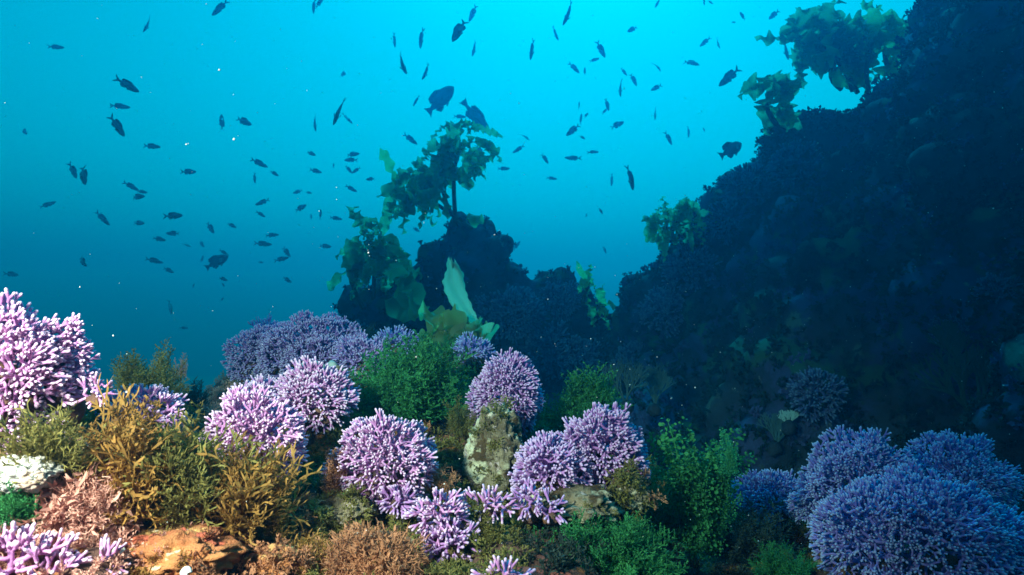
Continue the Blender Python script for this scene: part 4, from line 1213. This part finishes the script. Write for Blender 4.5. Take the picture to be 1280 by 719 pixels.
GF = 'school of small dark fish in open water'
FISH = [
 # x, y, length, heading (0 = towards the wall, 90 = up), view, label
 (70, 59, 19, 0, 's', 'level small fish alone in the upper corner farthest from the rock wall'),
 (185, 31, 23, -112, 't', 'thin small fish diving nose down, high above the corner school'),
 (160, 107, 34, -30, 's', 'largest small fish over the corner school, nose tilted down, above a level fish'),
 (150, 133, 21, 0, 's', 'level dark fish between two fish slanting nose down'),
 (147, 158, 34, -53, 's', 'dark fish slanting steeply nose down just below a level fish'),
 (190, 183, 22, -5, 's', 'level fish below and beside the steeply slanting dark fish'),
 (30, 164, 17, -35, 's', 'very faint fish near the frame edge, level with the slanting dark fish'),
 (92, 214, 24, -57, 's', 'shorter fish of a close side by side pair diving together'),
 (104, 219, 31, -62, 's', 'longer fish of a close side by side pair diving together'),
 (164, 233, 20, -30, 's', 'upper fish of a touching trio, nose tilted down'),
 (178, 240, 14, -8, 's', 'short middle fish in a touching trio'),
 (172, 246, 23, 0, 's', 'lowest level fish of a touching trio'),
 (60, 256, 18, 30, 's', 'small fish pointing up alone below the diving pair'),
 (128, 273, 22, -50, 's', 'faint fish diving alone below the touching trio'),
 (217, 270, 27, 1, 's', 'long level fish above two shorter fish in the lower open water'),
 (174, 279, 18, -3, 's', 'level fish beneath the touching trio'),
 (216, 292, 17, 178, 's', 'short plump fish just beneath the long level fish'),
 (199, 299, 15, -10, 's', 'smaller plump fish beside and below another plump fish'),
 (233, 306, 15, -20, 't', 'faint thin fish below the plump fish pair'),
 (193, 326, 19, -14, 's', 'upper fish of two stepping downwards nose first, low in open water'),
 (211, 338, 16, -22, 's', 'lower fish of two stepping downwards nose first, low in open water'),
 (103, 327, 22, -36, 's', 'fish slanting down alone above the tall pale coral'),
 (15, 343, 20, -5, 's', 'ghostly faint fish right above the tallest pale coral'),
 (213, 384, 19, -76, 't', 'ghostly faint fish diving, lowest but one over the olive bush'),
 (230, 410, 11, 0, 's', 'lowest ghostly fish, just over the olive bush'),
 (275, 10, 28, -130, 's', 'fish diving away from the top edge, on its own beside the topmost pair'),
 (392, 8, 18, -92, 't', 'thin upright fish of the topmost pair cut by the upper edge'),
 (400, 3, 16, 48, 's', 'slanting faint fish of the topmost pair cut by the upper edge'),
 (429, 93, 14, 92, 'q', 'stubby upright fish above the long diving fish with a small crossing neighbour'),
 (423, 139, 37, -112, 't', 'long dark fish diving with a smaller fish crossing at its side'),
 (434, 148, 18, -45, 't', 'small thin fish crossing behind the long diving fish'),
 (393, 153, 22, -85, 't', 'thin upright fish beside the long diving fish, towards open water'),
 (277, 153, 21, 92, 't', 'thin upright fish beside a dark plump slanting fish'),
 (305, 152, 23, -25, 's', 'dark plump fish slanting down beside a thin upright fish'),
 (236, 215, 22, -3, 's', 'level fish halfway between two loose clusters'),
 (324, 204, 21, -25, 's', 'dark fish of three close together, largest and highest of them'),
 (343, 217, 12, -30, 's', 'small plump fish of three close together'),
 (318, 223, 14, -76, 't', 'thin upright fish of three close together beside a white speck'),
 (389, 192, 15, -24, 's', 'upper of two slanting fish one above the other between clusters'),
 (395, 214, 17, -15, 's', 'lower and paler of two slanting fish one above the other'),
 (417, 207, 6, 80, 's', 'tiny faint dot of a fish between two clusters'),
 (441, 193, 19, 0, 's', 'darkest upper fish of the tight five fish stack beside the kelp peak'),
 (438, 200, 17, 178, 's', 'paler fish tucked under the darkest one of the stack'),
 (436, 212, 13, -48, 's', 'V arm of two fish in the stack, nose down towards the wall'),
 (445, 213, 13, 214, 's', 'V arm of two fish in the stack, nose down away from the wall'),
 (439, 236, 16, -28, 's', 'lowest fish of the stack, slanting down'),
 (372, 240, 12, 200, 's', 'round bodied dark fish next to a fainter small one'),
 (386, 241, 8, -10, 's', 'small faint fish next to a round bodied dark one'),
 (328, 253, 19, 202, 's', 'dark fish with head turned from the wall, above a smaller slanting fish'),
 (326, 268, 14, -30, 's', 'smaller slanting fish just below the dark fish headed away from the wall'),
 (376, 260, 17, 24, 's', 'fish angled nose up below the round bodied fish'),
 (401, 268, 13, 90, 't', 'thin upright fish before the level fish nearest the drooping kelp'),
 (389, 271, 7, -80, 's', 'tiny faint upright fish beside a thin upright one'),
 (420, 273, 16, -8, 's', 'level fish above the drooping kelp, beside a thin upright one'),
 (263, 285, 17, -56, 's', 'small fish diving steeply by a plump slanting one in mid water'),
 (290, 282, 12, -26, 's', 'plump slanting fish by a steeply diving one in mid water'),
 (340, 294, 17, 5, 's', 'shorter upper fish of a level pair with white specks'),
 (329, 305, 21, -3, 's', 'longer lower fish of a level pair with white specks'),
 (358, 315, 18, -46, 's', 'fish slanting down onto another fish, upper of the crossing pair'),
 (352, 324, 19, 15, 's', 'lower fish of the crossing pair, nose slightly up'),
 (407, 308, 17, -5, 's', 'level fish closest to the drooping kelp mound'),
 (252, 305, 13, -40, 's', 'faint slanting fish above the large grey deep fish'),
 (253, 324, 10, 90, 's', 'faint upright fish beside the large grey deep fish'),
 (279, 349, 14, -14, 's', 'fish just under the large grey deep fish, over a tiny one'),
 (279, 356, 6, -60, 's', 'tiny fish touching the underside of another below the grey deep fish'),
 (280, 316, 12, -35, 's', 'small fish touching the back of the large grey deep fish'),
 (326, 328, 7, 0, 's', 'tiny faint fish below the longer fish of the level pair'),
 (359, 350, 13, -30, 's', 'plump fish alone above the violet coral thicket'),
 (242, 357, 6, 80, 's', 'faint fish dot low in open water beneath the upright faint fish'),
 (278, 374, 6, 70, 's', 'lowest faint fish dot above the violet thicket'),
 (493, 50, 19, -86, 't', 'first of two thin upright fish side by side near the top'),
 (526, 48, 25, -94, 't', 'longer of two thin upright fish side by side near the top'),
 (574, 37, 39, -114, 's', 'large dark fish diving with forked tail up, under a small slanting one'),
 (591, 17, 21, -118, 's', 'small slanting fish at the tail of the large diving one'),
 (593, 61, 22, -104, 't', 'thin fish diving under the tail of the large diving one'),
 (665, 62, 27, -99, 't', 'thin upright fish with spread fins alone in bright water above the bass'),
 (502, 80, 32, -64, 't', 'long thin fish diving towards the wall, below the two upright fish'),
 (533, 90, 23, -118, 't', 'fish diving away from the wall above the big deep-bodied fish'),
 (520, 126, 15, -120, 't', 'small thin fish beside the tail of the big deep-bodied fish'),
 (575, 146, 16, -4, 's', 'small dark level fish between the deep-bodied fish and the kelp top'),
 (513, 174, 21, -36, 's', 'dark spiny small fish beside the kelp top, nose tilted down'),
 (600, 189, 18, -60, 's', 'dark fish diving along the bright edge of the peak kelp'),
 (656, 170, 16, -42, 't', 'thin slanting fish above the bent dark fish past the kelp'),
 (648, 187, 17, 210, 's', 'bent dark fish beside the peak kelp, arched back up'),
 (630, 211, 15, -2, 's', 'level dark fish beside the bright edge of the peak kelp'),
 (463, 224, 12, 180, 's', 'round dark fish just before the upright pale kelp strap'),
 (520, 287, 12, -30, 's', 'small fish in the notch between the two kelp plants of the pinnacle'),
 (711, 17, 31, -118, 't', 'largest thin fish diving near the top in the brightest water'),
 (694, 42, 19, -63, 't', 'thin fish diving towards the wall under the largest thin one'),
 (751, 62, 24, -65, 's', 'dark fish diving onto a small level fish in bright water'),
 (743, 75, 13, 16, 's', 'small nearly level fish under a diving one in bright water'),
 (718, 85, 17, -38, 's', 'slanting fish beside a tiny upright one in bright water'),
 (731, 89, 9, 90, 's', 'tiny upright fish beside a slanting one in bright water'),
 (790, 37, 15, 212, 's', 'plump fish pointing down from the wall high in the brightest water'),
 (822, 4, 14, -118, 't', 'thin fish cut by the upper edge above the plump bright water fish'),
 (780, 90, 12, -50, 's', 'short fish, first of three in a row of divers'),
 (792, 99, 20, -70, 's', 'bent fish, last of three in a row of divers'),
 (775, 110, 23, -87, 't', 'thin upright fish, lowest of three in a row of divers'),
 (820, 110, 17, 211, 's', 'fish slanting down away from the wall beside the row of divers'),
 (822, 83, 16, -60, 't', 'thin bent fish diving above another slanting fish'),
 (864, 78, 21, -32, 's', 'fish with bent tail heading down towards the wall'),
 (759, 131, 15, -74, 's', 'fish diving onto a smaller one, upper of a touching pair'),
 (756, 139, 9, 45, 's', 'smaller lower fish of a touching diving pair'),
 (724, 132, 11, 90, 't', 'thin tiny upright fish above a trio in mid water'),
 (726, 149, 14, 82, 't', 'thin fish standing on the back of a plump one'),
 (733, 144, 9, 55, 's', 'tiny slanting fish beside a thin standing one'),
 (716, 163, 21, 218, 's', 'plump dark fish slanting down beneath a thin standing one'),
 (772, 156, 19, 28, 's', 'dark plump fish nose up with tail fanned below the touching pair'),
 (728, 172, 8, -28, 's', 'tiny fish beneath the plump slanting dark one'),
 (742, 190, 14, 4, 's', 'short level fish above a longer bent level fish'),
 (819, 142, 16, -90, 't', 'thin upright fish in the gap between the school and the wall'),
 (836, 173, 18, -62, 's', 'fish with bent tail diving in the gap before the wall'),
 (861, 165, 14, -90, 't', 'thin faint upright fish closest to the wall in mid water'),
 (880, 162, 6, -70, 's', 'tiny faint dot of a fish before the wall'),
 (716, 198, 21, 176, 's', 'longer bent level fish with drooping end below a short level one'),
 (681, 198, 17, -60, 's', 'bent fish diving beside the longer bent level fish'),
 (690, 223, 13, -4, 's', 'faint level fish, lowest of its cluster beside the kelp'),
 (789, 222, 32, -80, 't', 'long thin dark fish diving alone over the saddle between pinnacle and wall'),
 (765, 225, 16, -95, 't', 'ghostly thin fish beside the long diving one over the saddle'),
 (751, 264, 9, -52, 's', 'small dark fish low over the saddle'),
 (733, 269, 5, 80, 's', 'tiny faint fish dot low over the saddle'),
 (646, 307, 14, 52, 's', 'faint fish beside the peak shoulder of the pinnacle'),
 (756, 313, 9, -70, 's', 'ghostly faint fish lowest over the saddle'),
 (967, 19, 20, 222, 's', 'dark fish near the top edge before the dense-headed kelp'),
 (982, 62, 29, -82, 't', 'fish diving with spread fins beside the dense-headed kelp'),
 (928, 20, 11, 150, 'q', 'small blurred fish with spread fins near the top before the wall kelps'),
 (881, 53, 17, 220, 's', 'fish slanting down beside a thin faint one before the wall'),
 (897, 54, 15, -68, 't', 'thin faint fish beside a slanting dark one before the wall'),
 (880, 2, 9, -80, 't', 'thin fish cut by the upper edge, closest to the wall kelps'),
 (888, 3, 8, -30, 's', 'faint fish at the upper edge next to another cut one'),
 (917, 28, 6, 10, 's', 'tiny ghostly fish under the blurred fish with spread fins'),
]
for k, (px, py, ln, hd, vw, lab) in enumerate(FISH):
    faint = any(w in lab for w in ('faint', 'ghostly'))
    L = .26 if faint else .22
    me = SMALL[7] if 'bent' in lab else (SMALL[5] if ('plump' in lab or 'round' in lab) else SMALL[k % 5])
    place_fish('small_fish', me, px, py, ln, hd, vw, L, lab, GF, 12 if faint else 9.5)
GB = None
f1 = place_fish('large_fish', BIG_DEEP, 550, 125, 46, 40, 's', .50, 'big deep-bodied dark fish nose up just above the peak kelp')
f2 = place_fish('large_fish', BIG_LONG, 595, 147, 58, -53, 's', .62, 'long pale grey bass-like fish diving beside the peak kelp')
f3 = place_fish('large_fish', SMALL[6], 912, 96, 38, 222, 's', .26, 'mid-sized dark fish slanting down beside the smallest wall kelp, tail fin spread')
f4 = place_fish('large_fish', BIG_DEEP, 914, 187, 36, 32, 's', .26, 'deep-bodied fish just off the skyline of the rock wall, fanned tail low')
f5 = place_fish('large_fish', BIG_DEEP, 271, 327, 28, 36, 's', .34, 'large grey deep-bodied fish low in open water with a small one on its back', None, 9.0)

# ------------------------------------------------------------------ drifting specks in the water
g = np.random.default_rng(77)
import bmesh
bm = bmesh.new(); bmesh.ops.create_icosphere(bm, subdivisions=1, radius=1)
iv = np.array([v.co[:] for v in bm.verts]); it = np.array([[v.index for v in f.verts] for f in bm.faces]); bm.free()
PV, PT = [], []
for k in range(2600):
    d = .55 + 3.4 * g.random() ** .8
    p = at(g.uniform(-150, 1430), g.uniform(-60, 700), d)
    r = (.0004 + .0009 * g.random() ** 3) * (.55 + .35 * d)
    PV.append(iv * r * g.uniform(.6, 1.4, (1, 3)) + p); PT.append(it + k * len(iv))
tag(obj('drifting_specks', mesh_np('specks', np.vstack(PV), T=np.vstack(PT)), M['speck']), kind='stuff')

# ------------------------------------------------------------------ the water itself: even haze round the camera and the whole place
hz = bpy.data.materials.new('water_haze'); hz.use_nodes = True
ht = hz.node_tree; ht.nodes.clear()
ho = ht.nodes.new('ShaderNodeOutputMaterial')
pv = ht.nodes.new('ShaderNodeVolumePrincipled')
pv.inputs['Color'].default_value = (0.01, 0.44, 0.92, 1)
pv.inputs['Absorption Color'].default_value = (0.01, 0.60, 0.80, 1)
pv.inputs['Density'].default_value = 0.06
pv.inputs['Anisotropy'].default_value = 0.72
va = ht.nodes.new('ShaderNodeVolumeAbsorption')          # sea water swallows red light within a few metres
va.inputs['Color'].default_value = (0.0, 1.0, 1.0, 1)
va.inputs['Density'].default_value = 0.25
ad = ht.nodes.new('ShaderNodeAddShader')
ht.links.new(pv.outputs[0], ad.inputs[0]); ht.links.new(va.outputs[0], ad.inputs[1])
ht.links.new(ad.outputs[0], ho.inputs['Volume'])
bx0, bx1 = np.array([-46, -8, -7.6]), np.array([46, 61, 3.4])
bv = np.array([[(bx0, bx1)[a][0], (bx0, bx1)[b][1], (bx0, bx1)[c][2]] for a in (0, 1) for b in (0, 1) for c in (0, 1)])
bf = [(0, 1, 3, 2), (4, 6, 7, 5), (0, 4, 5, 1), (2, 3, 7, 6), (0, 2, 6, 4), (1, 5, 7, 3)]
tag(obj('haze', mesh_np('haze', bv, bf, smooth=False), hz), kind='stuff')
